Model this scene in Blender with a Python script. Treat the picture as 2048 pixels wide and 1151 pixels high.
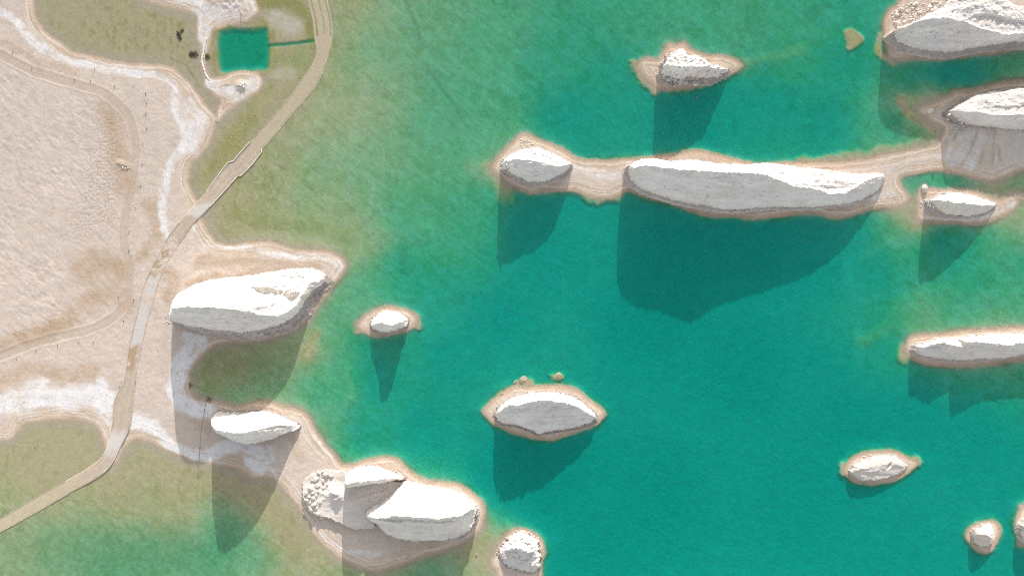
import bpy, bmesh, math, random
import numpy as np
from mathutils import Vector, Matrix

# ------------------------------------------------------------------ units
# Map units ("m.u.") are 0.15 m; u runs east, v runs south, z is up.
S = 0.15
CU, CV = 1024.0, 575.5
HC = 1500.0                    # height of the drone in map units (225 m)
SUN_EL = math.radians(17.0)
SUN_AZ = math.radians(6.3)     # east of north
TAN = math.tan(SUN_EL)

scene = bpy.context.scene
for o in list(bpy.data.objects):
    bpy.data.objects.remove(o)

# ------------------------------------------------------------------ camera
cam_d = bpy.data.cameras.new('camera')
cam_d.sensor_fit = 'HORIZONTAL'
cam_d.sensor_width = 36.0
cam_d.lens = 36.0 * HC / 2048.0
cam_d.clip_start = 1.0
cam_d.clip_end = 20000.0
cam = bpy.data.objects.new('camera', cam_d)
cam.location = (0, 0, HC * S)
scene.collection.objects.link(cam)
scene.camera = cam

# ------------------------------------------------------------------ sky, sun, exposure
world = bpy.data.worlds.new('World')
scene.world = world
world.use_nodes = True
wn = world.node_tree.nodes
wl = world.node_tree.links
wn.clear()
sky = wn.new('ShaderNodeTexSky')
sky.sky_type = 'NISHITA'
sky.sun_disc = False
sky.sun_elevation = SUN_EL
sky.sun_rotation = SUN_AZ
sky.altitude = 0.0
sky.air_density = 1.0
sky.dust_density = 1.0
sky.ozone_density = 0.0
bg = wn.new('ShaderNodeBackground')
bg.inputs['Strength'].default_value = 0.141
wo = wn.new('ShaderNodeOutputWorld')
hs = wn.new('ShaderNodeHueSaturation')      # pale hazy desert sky
hs.inputs['Saturation'].default_value = 0.28
wl.new(sky.outputs[0], hs.inputs['Color'])
wl.new(hs.outputs[0], bg.inputs['Color'])
wl.new(bg.outputs[0], wo.inputs['Surface'])

sun_d = bpy.data.lights.new('sun', 'SUN')
sun_d.energy = 3.0
sun_d.angle = math.radians(0.6)
sun_d.color = (1.0, 0.95, 0.89)
sun = bpy.data.objects.new('sun', sun_d)
to_sun = Vector((math.sin(SUN_AZ) * math.cos(SUN_EL), math.cos(SUN_AZ) * math.cos(SUN_EL), math.sin(SUN_EL)))
sun.rotation_euler = to_sun.to_track_quat('Z', 'Y').to_euler()
sun.location = (0, 0, 300)
scene.collection.objects.link(sun)

scene.view_settings.view_transform = 'Standard'
scene.view_settings.look = 'None'
scene.view_settings.gamma = 1.0
scene.view_settings.exposure = 0.97
scene.view_settings.use_curve_mapping = False
scene.render.engine = 'CYCLES'
scene.cycles.max_bounces = 8
scene.cycles.use_denoising = False
scene.cycles.filter_width = 1.0
scene.cycles.transparent_max_bounces = 16

rnd = random.Random(11)
COL = scene.collection

# ------------------------------------------------------------------ numeric helpers
_TABS = {}
def _tab(seed):
    if seed not in _TABS:
        _TABS[seed] = np.random.RandomState(seed).uniform(-1, 1, (256, 256)).astype(np.float32)
    return _TABS[seed]

def vnoise(x, y, seed=0):
    t = _tab(seed)
    xi = np.floor(x); yi = np.floor(y)
    fx = (x - xi); fy = (y - yi)
    xi = xi.astype(np.int64) & 255; yi = yi.astype(np.int64) & 255
    x1 = (xi + 1) & 255; y1 = (yi + 1) & 255
    fx = fx * fx * fx * (fx * (fx * 6 - 15) + 10)
    fy = fy * fy * fy * (fy * (fy * 6 - 15) + 10)
    a = t[yi, xi]; b = t[yi, x1]; c = t[y1, xi]; d = t[y1, x1]
    return (a + (b - a) * fx) * (1 - fy) + (c + (d - c) * fx) * fy

def fbm(x, y, octv=4, seed=0, gain=0.5):
    out = 0.0; amp = 1.0; tot = 0.0
    for i in range(octv):
        out = out + amp * vnoise(x * (2 ** i) + 17.3 * i, y * (2 ** i) - 9.1 * i, seed + i)
        tot += amp; amp *= gain
    return out / tot

def worley(x, y, seed=0, jit=0.9):
    r = np.random.RandomState(seed)
    jx = r.uniform(-.5, .5, (64, 64)) * jit; jy = r.uniform(-.5, .5, (64, 64)) * jit
    xi = np.floor(x).astype(np.int64); yi = np.floor(y).astype(np.int64)
    f1 = np.full(x.shape, 9.0); f2 = np.full(x.shape, 9.0)
    for dy in (-1, 0, 1):
        for dx in (-1, 0, 1):
            cx = xi + dx; cy = yi + dy
            px = cx + .5 + jx[cy & 63, cx & 63]; py = cy + .5 + jy[cy & 63, cx & 63]
            d = (px - x) ** 2 + (py - y) ** 2
            f2 = np.where(d < f1, f1, np.minimum(f2, d)); f1 = np.minimum(f1, d)
    return np.sqrt(f1), np.sqrt(f2)

def cellrand(x, y, seed=0, jit=0.9):
    r = np.random.RandomState(seed)
    jx = r.uniform(-.5, .5, (64, 64)) * jit; jy = r.uniform(-.5, .5, (64, 64)) * jit; val = r.uniform(-1, 1, (64, 64))
    xi = np.floor(x).astype(np.int64); yi = np.floor(y).astype(np.int64)
    f1 = np.full(x.shape, 9.0); out = np.zeros(x.shape)
    for dy in (-1, 0, 1):
        for dx in (-1, 0, 1):
            cx = xi + dx; cy = yi + dy
            d = (cx + .5 + jx[cy & 63, cx & 63] - x) ** 2 + (cy + .5 + jy[cy & 63, cx & 63] - y) ** 2
            up = d < f1; f1 = np.where(up, d, f1); out = np.where(up, val[cy & 63, cx & 63], out)
    return out

def sstep(a, b, x):
    t = np.clip((x - a) / (b - a), 0, 1)
    return t * t * (3 - 2 * t)

def lerp3(c, d, m):
    d = np.asarray(d)
    m = m[..., None]
    return c * (1 - m) + d * m

def smooth_line(P, n=3, closed=True):
    P = np.asarray(P, float)
    N = len(P); out = []
    rng_ = range(N) if closed else range(N - 1)
    for i in rng_:
        if closed:
            p0, p1, p2, p3 = P[(i - 1) % N], P[i], P[(i + 1) % N], P[(i + 2) % N]
        else:
            p0, p1, p2, p3 = P[max(i - 1, 0)], P[i], P[i + 1], P[min(i + 2, N - 1)]
        for k in range(n):
            t = k / n
            out.append(0.5 * ((2 * p1) + (-p0 + p2) * t + (2 * p0 - 5 * p1 + 4 * p2 - p3) * t * t + (-p0 + 3 * p1 - 3 * p2 + p3) * t ** 3))
    if not closed:
        out.append(P[-1])
    return np.array(out)

def curve_dist(P, U, V, closed=True, vals=None):
    """distance to a polyline; inside flag if closed; interpolated vals (k columns)"""
    best = np.full(U.shape, 1e12)
    ins = np.zeros(U.shape, bool)
    out = None
    if vals is not None:
        vals = np.asarray(vals, float)
        out = [np.zeros(U.shape) for _ in range(vals.shape[1])]
    N = len(P)
    for i in range(N if closed else N - 1):
        ax, ay = P[i][0], P[i][1]; j = (i + 1) % N
        bx, by = P[j][0], P[j][1]
        dx, dy = bx - ax, by - ay
        L = dx * dx + dy * dy + 1e-9
        t = np.clip(((U - ax) * dx + (V - ay) * dy) / L, 0, 1)
        d2 = (U - ax - t * dx) ** 2 + (V - ay - t * dy) ** 2
        up = d2 < best
        best = np.where(up, d2, best)
        if out is not None:
            for k in range(len(out)):
                out[k] = np.where(up, vals[i, k] + (vals[j, k] - vals[i, k]) * t, out[k])
        if closed and ay != by:
            cr = ((ay > V) != (by > V)) & (U < (bx - ax) * (V - ay) / (by - ay) + ax)
            ins ^= cr
    return np.sqrt(best), ins, out

# coarse field grid
G0U, G0V, GS = -200.0, -160.0, 4.0
GU, GV = np.meshgrid(np.arange(G0U, 2250, GS), np.arange(G0V, 1314, GS))

def sample(F, U, V):
    x = np.clip((U - G0U) / GS, 0, F.shape[1] - 1.001); y = np.clip((V - G0V) / GS, 0, F.shape[0] - 1.001)
    xi = x.astype(np.int64); yi = y.astype(np.int64); fx = x - xi; fy = y - yi
    return (F[yi, xi] * (1 - fx) + F[yi, xi + 1] * fx) * (1 - fy) + (F[yi + 1, xi] * (1 - fx) + F[yi + 1, xi + 1] * fx) * fy

def coarse_sdf(P, n=3, closed=True, margin=140):
    P = smooth_line(P, n, closed)
    F = np.full(GU.shape, -float(margin) if closed else float(margin))
    x0 = max(int((P[:, 0].min() - margin - G0U) / GS), 0); x1 = min(int((P[:, 0].max() + margin - G0U) / GS) + 2, GU.shape[1])
    y0 = max(int((P[:, 1].min() - margin - G0V) / GS), 0); y1 = min(int((P[:, 1].max() + margin - G0V) / GS) + 2, GU.shape[0])
    d, ins, _ = curve_dist(P, GU[y0:y1, x0:x1], GV[y0:y1, x0:x1], closed)
    if closed:
        F[y0:y1, x0:x1] = np.clip(np.where(ins, d, -d), -margin, 400)
    else:
        F[y0:y1, x0:x1] = np.minimum(d, margin)
    return F

# ------------------------------------------------------------------ mesh helpers
def to_world(U, V, Z):
    return np.stack([(U - CU) * S, (CV - V) * S, Z * S], -1)

def np_mesh(name, verts, quads, col=None, smooth=True):
    me = bpy.data.meshes.new(name)
    verts = np.asarray(verts, np.float32).reshape(-1, 3)
    quads = np.asarray(quads, np.int32)
    k = quads.shape[1]
    me.vertices.add(len(verts)); me.vertices.foreach_set('co', verts.ravel())
    me.loops.add(quads.size); me.loops.foreach_set('vertex_index', quads.ravel())
    me.polygons.add(len(quads)); me.polygons.foreach_set('loop_start', np.arange(0, quads.size, k, dtype=np.int32))
    me.polygons.foreach_set('use_smooth', np.full(len(quads), smooth))
    me.update(calc_edges=True)
    if col is not None:
        a = me.attributes.new('col', 'FLOAT_COLOR', 'POINT')
        c = np.ones((len(verts), 4), np.float32); c[:, :3] = np.asarray(col).reshape(-1, 3)
        a.data.foreach_set('color', c.ravel())
    return me

def grid_quads(ny, nx, mask=None):
    idx = np.arange(ny * nx).reshape(ny, nx)
    # v grows southward, so this order faces up
    q = np.stack([idx[:-1, :-1], idx[1:, :-1], idx[1:, 1:], idx[:-1, 1:]], -1).reshape(-1, 4)
    if mask is not None:
        q = q[mask.reshape(-1)]
    return q

def compact(verts, quads, col=None):
    used, inv = np.unique(quads.ravel(), return_inverse=True)
    return verts[used], inv.reshape(quads.shape), (None if col is None else col[used])

def link(name, me, mat=None, parent=None, label=None, cat=None, group=None, kind=None):
    o = bpy.data.objects.new(name, me)
    COL.objects.link(o)
    if mat is not None and me is not None and len(me.materials) == 0:
        me.materials.append(mat)
    if parent is not None:
        o.parent = parent
    tag(o, label, cat, group, kind)
    return o

def tag(o, label=None, cat=None, group=None, kind=None):
    if label: o['label'] = label
    if cat: o['category'] = cat
    if group: o['group'] = group
    if kind: o['kind'] = kind

# ------------------------------------------------------------------ materials
def new_mat(name):
    m = bpy.data.materials.new(name); m.use_nodes = True
    n = m.node_tree.nodes; n.clear()
    return m, n, m.node_tree.links

def ground_material(name, bump=0.35, vary=0.10, rough=0.95):
    m, n, l = new_mat(name)
    at = n.new('ShaderNodeAttribute'); at.attribute_name = 'col'
    tc = n.new('ShaderNodeTexCoord')
    n1 = n.new('ShaderNodeTexNoise'); n1.inputs['Scale'].default_value = 1.6; n1.inputs['Detail'].default_value = 6; n1.inputs['Roughness'].default_value = 0.7
    n2 = n.new('ShaderNodeTexNoise'); n2.inputs['Scale'].default_value = 0.35; n2.inputs['Detail'].default_value = 5
    l.new(tc.outputs['Object'], n1.inputs['Vector']); l.new(tc.outputs['Object'], n2.inputs['Vector'])
    ad = n.new('ShaderNodeMath'); ad.operation = 'ADD'
    l.new(n1.outputs['Fac'], ad.inputs[0]); l.new(n2.outputs['Fac'], ad.inputs[1])
    mr = n.new('ShaderNodeMapRange'); mr.inputs['From Min'].default_value = 0.6; mr.inputs['From Max'].default_value = 1.4
    mr.inputs['To Min'].default_value = 1 - vary; mr.inputs['To Max'].default_value = 1 + vary
    l.new(ad.outputs[0], mr.inputs['Value'])
    mul = n.new('ShaderNodeVectorMath'); mul.operation = 'MULTIPLY'
    l.new(at.outputs['Color'], mul.inputs[0]); l.new(mr.outputs[0], mul.inputs[1])
    bp = n.new('ShaderNodeBump'); bp.inputs['Strength'].default_value = bump; bp.inputs['Distance'].default_value = 0.15
    l.new(n1.outputs['Fac'], bp.inputs['Height'])
    b = n.new('ShaderNodeBsdfDiffuse'); b.inputs['Roughness'].default_value = 0.6
    l.new(mul.outputs[0], b.inputs['Color']); l.new(bp.outputs[0], b.inputs['Normal'])
    o = n.new('ShaderNodeOutputMaterial'); l.new(b.outputs[0], o.inputs['Surface'])
    return m

def plain_material(name, col, vary=0.15, scale=3.0, rough=0.9, bump=0.3):
    m, n, l = new_mat(name)
    tc = n.new('ShaderNodeTexCoord')
    n1 = n.new('ShaderNodeTexNoise'); n1.inputs['Scale'].default_value = scale; n1.inputs['Detail'].default_value = 6
    l.new(tc.outputs['Object'], n1.inputs['Vector'])
    rp = n.new('ShaderNodeValToRGB')
    c = rp.color_ramp.elements
    c[0].position = 0.3; c[0].color = tuple(x * (1 - vary) for x in col) + (1,)
    c[1].position = 0.7; c[1].color = tuple(min(x * (1 + vary), 0.85) for x in col) + (1,)
    l.new(n1.outputs['Fac'], rp.inputs[0])
    bp = n.new('ShaderNodeBump'); bp.inputs['Strength'].default_value = bump; bp.inputs['Distance'].default_value = 0.1
    l.new(n1.outputs['Fac'], bp.inputs['Height'])
    b = n.new('ShaderNodeBsdfPrincipled'); b.inputs['Roughness'].default_value = rough
    l.new(rp.outputs[0], b.inputs['Base Color']); l.new(bp.outputs[0], b.inputs['Normal'])
    o = n.new('ShaderNodeOutputMaterial'); l.new(b.outputs[0], o.inputs['Surface'])
    return m

def water_material():
    m, n, l = new_mat('lake_water')
    tr = n.new('ShaderNodeBsdfTransparent')
    gl = n.new('ShaderNodeBsdfGlossy'); gl.inputs['Roughness'].default_value = 0.12
    lw = n.new('ShaderNodeLayerWeight'); lw.inputs['Blend'].default_value = 0.5
    pw_ = n.new('ShaderNodeMath'); pw_.operation = 'POWER'; pw_.inputs[1].default_value = 5.0
    fr = n.new('ShaderNodeMath'); fr.operation = 'MULTIPLY_ADD'; fr.inputs[1].default_value = 0.98; fr.inputs[2].default_value = 0.012
    l.new(lw.outputs['Facing'], pw_.inputs[0]); l.new(pw_.outputs[0], fr.inputs[0])
    tc = n.new('ShaderNodeTexCoord')
    mp = n.new('ShaderNodeMapping'); mp.inputs['Rotation'].default_value = (0, 0, math.radians(28)); mp.inputs['Scale'].default_value = (1.0, 0.45, 1.0)
    l.new(tc.outputs['Object'], mp.inputs['Vector'])
    nz = n.new('ShaderNodeTexNoise'); nz.inputs['Scale'].default_value = 1.5; nz.inputs['Detail'].default_value = 4; nz.inputs['Roughness'].default_value = 0.6
    l.new(mp.outputs[0], nz.inputs['Vector'])
    bp = n.new('ShaderNodeBump'); bp.inputs['Strength'].default_value = 0.5; bp.inputs['Distance'].default_value = 0.25
    l.new(nz.outputs['Fac'], bp.inputs['Height'])
    l.new(bp.outputs[0], gl.inputs['Normal'])
    mx = n.new('ShaderNodeMixShader')
    l.new(fr.outputs[0], mx.inputs[0]); l.new(tr.outputs[0], mx.inputs[1]); l.new(gl.outputs[0], mx.inputs[2])
    va = n.new('ShaderNodeVolumeAbsorption')
    va.inputs['Color'].default_value = (0.02, 0.945, 0.93, 1); va.inputs['Density'].default_value = 2.5
    o = n.new('ShaderNodeOutputMaterial')
    l.new(mx.outputs[0], o.inputs['Surface']); l.new(va.outputs[0], o.inputs['Volume'])
    return m

M_ground = ground_material('salt_flat_and_lakebed')
M_road = ground_material('compacted_road', bump=0.15, vary=0.05)
M_crown = ground_material('pale_yardang_clay', bump=0.5, vary=0.07)
M_cliff = ground_material('layered_yardang_clay', bump=0.9, vary=0.16)
M_water = water_material()
M_boulder = plain_material('pale_boulder', (0.60, 0.54, 0.48), 0.12, 1.5)
M_greyrock = plain_material('grey_boulder', (0.52, 0.50, 0.50), 0.18, 1.5)
M_tanrock = plain_material('wet_tan_rock', (0.36, 0.29, 0.21), 0.2, 1.5)
M_conc = plain_material('whitewashed_concrete', (0.72, 0.68, 0.63), 0.08, 2.0)
M_kerb = plain_material('grey_kerb_stone', (0.44, 0.38, 0.31), 0.15, 1.0)
M_post = plain_material('dark_post', (0.10, 0.085, 0.075), 0.2, 5.0)
M_net = plain_material('green_net', (0.26, 0.33, 0.27), 0.2, 4.0)
M_scrub = plain_material('waterlogged_scrub', (0.14, 0.13, 0.085), 0.4, 4.0)
M_weed = plain_material('olive_weed', (0.20, 0.19, 0.05), 0.3, 4.0)

# ------------------------------------------------------------------ traced plan of the place (u, v)
MAINLAND = [(-190, 880), (0, 880), (33, 867), (50, 846), (110, 838), (150, 838), (187, 848), (205, 870), (214, 905), (226, 930), (243, 907),
    (253, 890), (277, 877), (310, 889), (350, 907), (383, 922), (417, 927), (470, 934), (503, 954), (527, 954), (557, 964), (587, 1000),
    (610, 1034), (627, 1067), (655, 1096), (690, 1120), (740, 1140), (785, 1134), (822, 1120), (864, 1105), (916, 1088), (946, 1072), (964, 1046), (967, 1012),
    (950, 990), (909, 968), (856, 961), (823, 946), (797, 922), (777, 914), (730, 922), (707, 930), (680, 928), (667, 910), (647, 884),
    (627, 857), (618, 834), (597, 817), (567, 813), (533, 804), (497, 810), (470, 815), (433, 803), (410, 803), (387, 790), (380, 763),
    (380, 740), (407, 710), (427, 690), (450, 685), (500, 682), (533, 678), (577, 663), (607, 647), (630, 617), (653, 587), (677, 553),
    (690, 530), (677, 513), (650, 502), (617, 500), (583, 496), (567, 490), (533, 483), (500, 485), (467, 490), (440, 486), (423, 473),
    (410, 450), (406, 430), (395, 400), (384, 380), (377, 360), (383, 327), (400, 313), (420, 285), (430, 247), (433, 238), (418, 220),
    (400, 192), (377, 163), (353, 140), (333, 130), (293, 127), (247, 125), (200, 116), (173, 108), (147, 102), (133, 92), (107, 73), (87, 57), (72, 30), (68, 5), (60, -60), (20, -110), (-60, -140), (-190, -145)]
NORTH_PEN = [(330, -110), (268, -70), (270, -20), (290, 2), (333, 14), (367, 25), (395, 34), (393, 55), (392, 70), (398, 88), (402, 105), (403, 125), (406, 145), (414, 160), (420, 152), (412, 130), (413, 110), (422, 88),
    (428, 62), (463, 50), (497, 42), (518, 23), (512, 0), (515, -60), (450, -110)]
SOUTH_PEN = [(408, 152), (423, 154), (447, 151), (467, 144), (508, 141), (525, 155), (522, 178), (503, 194), (477, 207), (450, 228), (438, 241), (430, 241), (433, 225), (440, 205), (428, 192), (410, 172)]
ISLES = [
 # central island
 [(967, 823), (977, 810), (996, 791), (1025, 774), (1062, 774), (1118, 771), (1148, 776), (1174, 796), (1206, 822), (1203, 836), (1186, 850), (1156, 859), (1118, 873), (1092, 879), (1040, 868), (997, 850), (978, 836)],
 # small western island
 [(713, 649), (720, 638), (738, 626), (757, 617), (779, 615), (808, 617), (826, 625), (836, 637), (832, 650), (818, 657), (806, 661), (787, 666), (764, 672), (744, 670), (727, 664), (715, 657)],
 # bottom islet
 [(982, 1124), (1000, 1085), (1021, 1063), (1043, 1056), (1072, 1067), (1089, 1095), (1084, 1132), (1077, 1160), (1000, 1160), (992, 1143)],
 # long chain: western rock, long yardang, isthmus, north-east mass
 [(985, 333), (1005, 308), (1035, 278), (1053, 269), (1071, 277), (1121, 296), (1156, 316), (1180, 321), (1213, 322), (1256, 318), (1298, 317), (1345, 310), (1376, 303), (1414, 305), (1451, 315), (1486, 323), (1533, 328), (1642, 325),
  (1689, 322), (1752, 314), (1820, 300), (1850, 294), (1872, 288), (1884, 272), (1886, 254), (1862, 243), (1850, 232), (1838, 225), (1846, 214), (1874, 203), (1900, 194), (1912, 184), (1946, 181), (1998, 168), (2048, 162), (2200, 150),
  (2200, 300), (2048, 341), (1998, 358), (1976, 361), (1955, 358), (1934, 351), (1902, 343), (1870, 341), (1837, 345), (1812, 352), (1799, 361), (1804, 375), (1816, 391),
  (1813, 404), (1800, 411), (1760, 414), (1735, 418), (1708, 428), (1674, 433), (1627, 426), (1564, 430), (1508, 436), (1458, 431), (1420, 432), (1376, 416), (1329, 402), (1283, 389), (1252, 381), (1221, 396), (1185, 392), (1149, 382), (1114, 380), (1071, 384), (1042, 378), (1018, 365), (1000, 350)],
 # islet of the shattered rock
 [(1277, 136), (1284, 121), (1300, 117), (1318, 120), (1328, 102), (1340, 88), (1350, 92), (1366, 86), (1377, 97), (1396, 106), (1416, 112), (1455, 116), (1478, 126), (1482, 133), (1470, 139), (1451, 151), (1426, 161), (1400, 170), (1361, 178), (1324, 177), (1312, 178), (1297, 160)],
 # top right
 [(1768, 60), (1772, 35), (1785, 17), (1800, 5), (1830, -60), (1920, -105), (2080, -110), (2180, -60), (2195, 20), (2180, 70), (2048, 94), (1998, 104), (1934, 111), (1891, 117), (1840, 116), (1788, 119), (1780, 108), (1774, 85)],
 # knob islet by the pool
 [(1834, 393), (1838, 378), (1848, 368), (1858, 377), (1891, 380), (1919, 379), (1947, 382), (1966, 389), (2000, 399), (2022, 389), (2048, 383), (2200, 380), (2200, 392), (2048, 394), (2037, 404), (2022, 421), (1994, 435), (1976, 441), (1947, 446), (1910, 445), (1854, 441), (1837, 439), (1833, 427)],
 # eastern ridge
 [(1812, 696), (1816, 680), (1832, 671), (1872, 670), (1920, 662), (1992, 658), (2048, 656), (2200, 650), (2200, 715), (2048, 717), (1992, 726), (1944, 730), (1896, 730), (1848, 726), (1830, 718), (1818, 710)],
 # south-eastern islet
 [(1688, 938), (1696, 922), (1714, 909), (1748, 903), (1788, 901), (1816, 913), (1834, 926), (1828, 936), (1806, 951), (1779, 962), (1743, 966), (1709, 963), (1694, 954)],
 # round islet
 [(1934, 1072), (1940, 1055), (1960, 1044), (1982, 1040), (1995, 1047), (2002, 1067), (1990, 1089), (1981, 1101), (1968, 1103), (1950, 1094)],
 # edge islet
 [(2032, 1048), (2040, 1020), (2050, 1008), (2150, 1000), (2150, 1092), (2050, 1090), (2040, 1080)],
]
PIT = [(440, 60), (490, 56), (533, 56), (538, 75), (538, 138), (520, 139), (470, 143), (444, 143), (438, 110)]
ROAD_L = [(606, -60), (614, 0), (624, 40), (628, 77), (632, 100), (627, 123), (610, 150), (580, 193), (547, 233), (507, 277), (480, 307), (468, 321), (457, 325), (435, 354), (413, 384), (383, 417), (360, 444), (337, 474),
    (320, 507), (297, 551), (283, 591), (273, 637), (260, 691), (250, 761), (230, 800), (227, 840), (218, 884), (203, 914), (173, 937), (133, 960), (67, 997), (0, 1037), (-60, 1072)]
ROAD_R = [(646, -60), (655, 0), (664, 40), (665, 80), (658, 110), (647, 143), (627, 180), (600, 210), (570, 245), (540, 281), (523, 300), (507, 327), (483, 351), (475, 352), (447, 384), (413, 421), (380, 457), (360, 487),
    (337, 521), (317, 567), (307, 604), (293, 651), (283, 701), (273, 751), (267, 807), (260, 854), (243, 890), (230, 917), (210, 944), (180, 964), (133, 989), (67, 1027), (0, 1064), (-60, 1099)]
TRACK = [(-60, 85), (0, 110), (33, 127), (67, 143), (117, 160), (167, 173), (200, 183), (227, 200), (253, 227), (267, 260), (273, 293), (270, 333), (263, 384), (253, 427), (247, 464), (250, 497), (258, 527), (260, 564), (255, 597), (243, 621),
    (220, 641), (187, 657), (133, 671), (67, 687), (0, 714), (-60, 735)]
SALT = [  # (polyline, half width, strength)
 ([(-60, 0), (0, 22), (30, 38), (50, 60), (70, 82), (100, 106), (133, 122), (180, 133), (230, 141), (290, 145), (320, 152), (343, 170), (354, 195), (352, 225), (365, 245), (370, 275), (360, 302), (342, 325), (332, 350), (326, 400), (326, 440), (332, 468)], 7.5, .95),
 ([(380, 215), (395, 240), (380, 290)], 16, 0.75),
 ([(385, 440), (403, 478), (430, 497), (500, 494), (560, 506), (640, 514), (680, 530), (672, 552), (650, 580)], 5, 0.8),
 ([(384, 677), (400, 686), (362, 720), (352, 763), (354, 790), (375, 812), (417, 820)], 14, 1.3),
 ([(270, 850), (300, 845), (330, 878), (350, 893), (393, 911), (417, 912), (440, 898), (480, 889), (513, 900), (528, 916), (520, 936), (500, 922)], 11, 1.25),
 ([(275, 840), (300, 850)], 17, 1.0),
 ([(490, 925), (540, 935), (560, 965), (600, 1010), (635, 1060), (690, 1098), (760, 1105)], 4, 0.7),
 ([(540, 895), (545, 915)], 8, 0.7),
 ([(-40, 812), (30, 806), (80, 788), (130, 800), (180, 790), (210, 800), (222, 825)], 20, 1.0),
 ([(62, 775), (85, 770)], 14, 0.9), ([(205, 765), (215, 790)], 9, 1.0),
 ([(300, -40), (380, 0), (410, 30), (404, 75), (402, 110)], 14, 0.9),
 ([(420, 30), (470, 25), (500, 20), (505, -20)], 14, 0.6),
 ([(412, 158), (440, 178), (470, 190), (490, 180), (510, 165)], 12, 0.7),
 ([(620, 840), (640, 885), (660, 912)], 4, 0.7),
 ([(1150, 335), (1190, 345), (1235, 350)], 8, 0.5),
 ([(1900, 320), (1930, 300), (1950, 280), (1940, 330)], 12, 0.6),
 ([(1908, 252), (1901, 290), (1896, 325)], 3, .7), ([(1926, 268), (1916, 305), (1903, 332)], 3, .6), ([(1946, 280), (1950, 312), (1942, 340)], 3.5, .7), ([(1990, 300), (2000, 340), (2040, 335)], 5, .5), ([(1745, 395), (1785, 388)], 5, 0.6), ([(1845, 437), (1900, 441), (1960, 434), (2000, 420), (2030, 405)], 3.5, 0.9),
]
BROWN = [
 ([(215, 225), (235, 260), (235, 300), (240, 330), (250, 370)], 20, 0.55),
 ([(240, 540), (215, 530), (190, 525), (170, 545)], 26, 0.6),
 ([(150, 630), (110, 655), (60, 670), (0, 690)], 16, 0.7),
 ([(180, 600), (230, 590), (250, 610)], 22, 0.55),
 ([(300, 410), (315, 470), (290, 500)], 14, 0.5), ([(330, 545), (350, 560), (340, 590)], 14, 0.5),
 ([(0, 85), (40, 95), (90, 135), (150, 150)], 7, 0.4), ([(270, 515), (290, 508)], 10, 0.6),
 ([(0, 760), (60, 735), (120, 750), (190, 745)], 16, 0.5),
 ([(60, 830), (140, 830), (200, 835)], 12, 0.6),
 ([(400, 525), (480, 520), (560, 525), (640, 532), (600, 528), (520, 545), (440, 550), (380, 568)], 9, 0.5),
 ([(1960, 265), (1975, 320), (1990, 345)], 9, 0.6), ([(1987, 262), (1991, 285), (2004, 322), (2030, 328), (2048, 326)], 4, 0.8),
 ([(590, 880), (600, 915)], 10, 0.35), ([(390, 840), (410, 855)], 14, 0.4),
]
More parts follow.
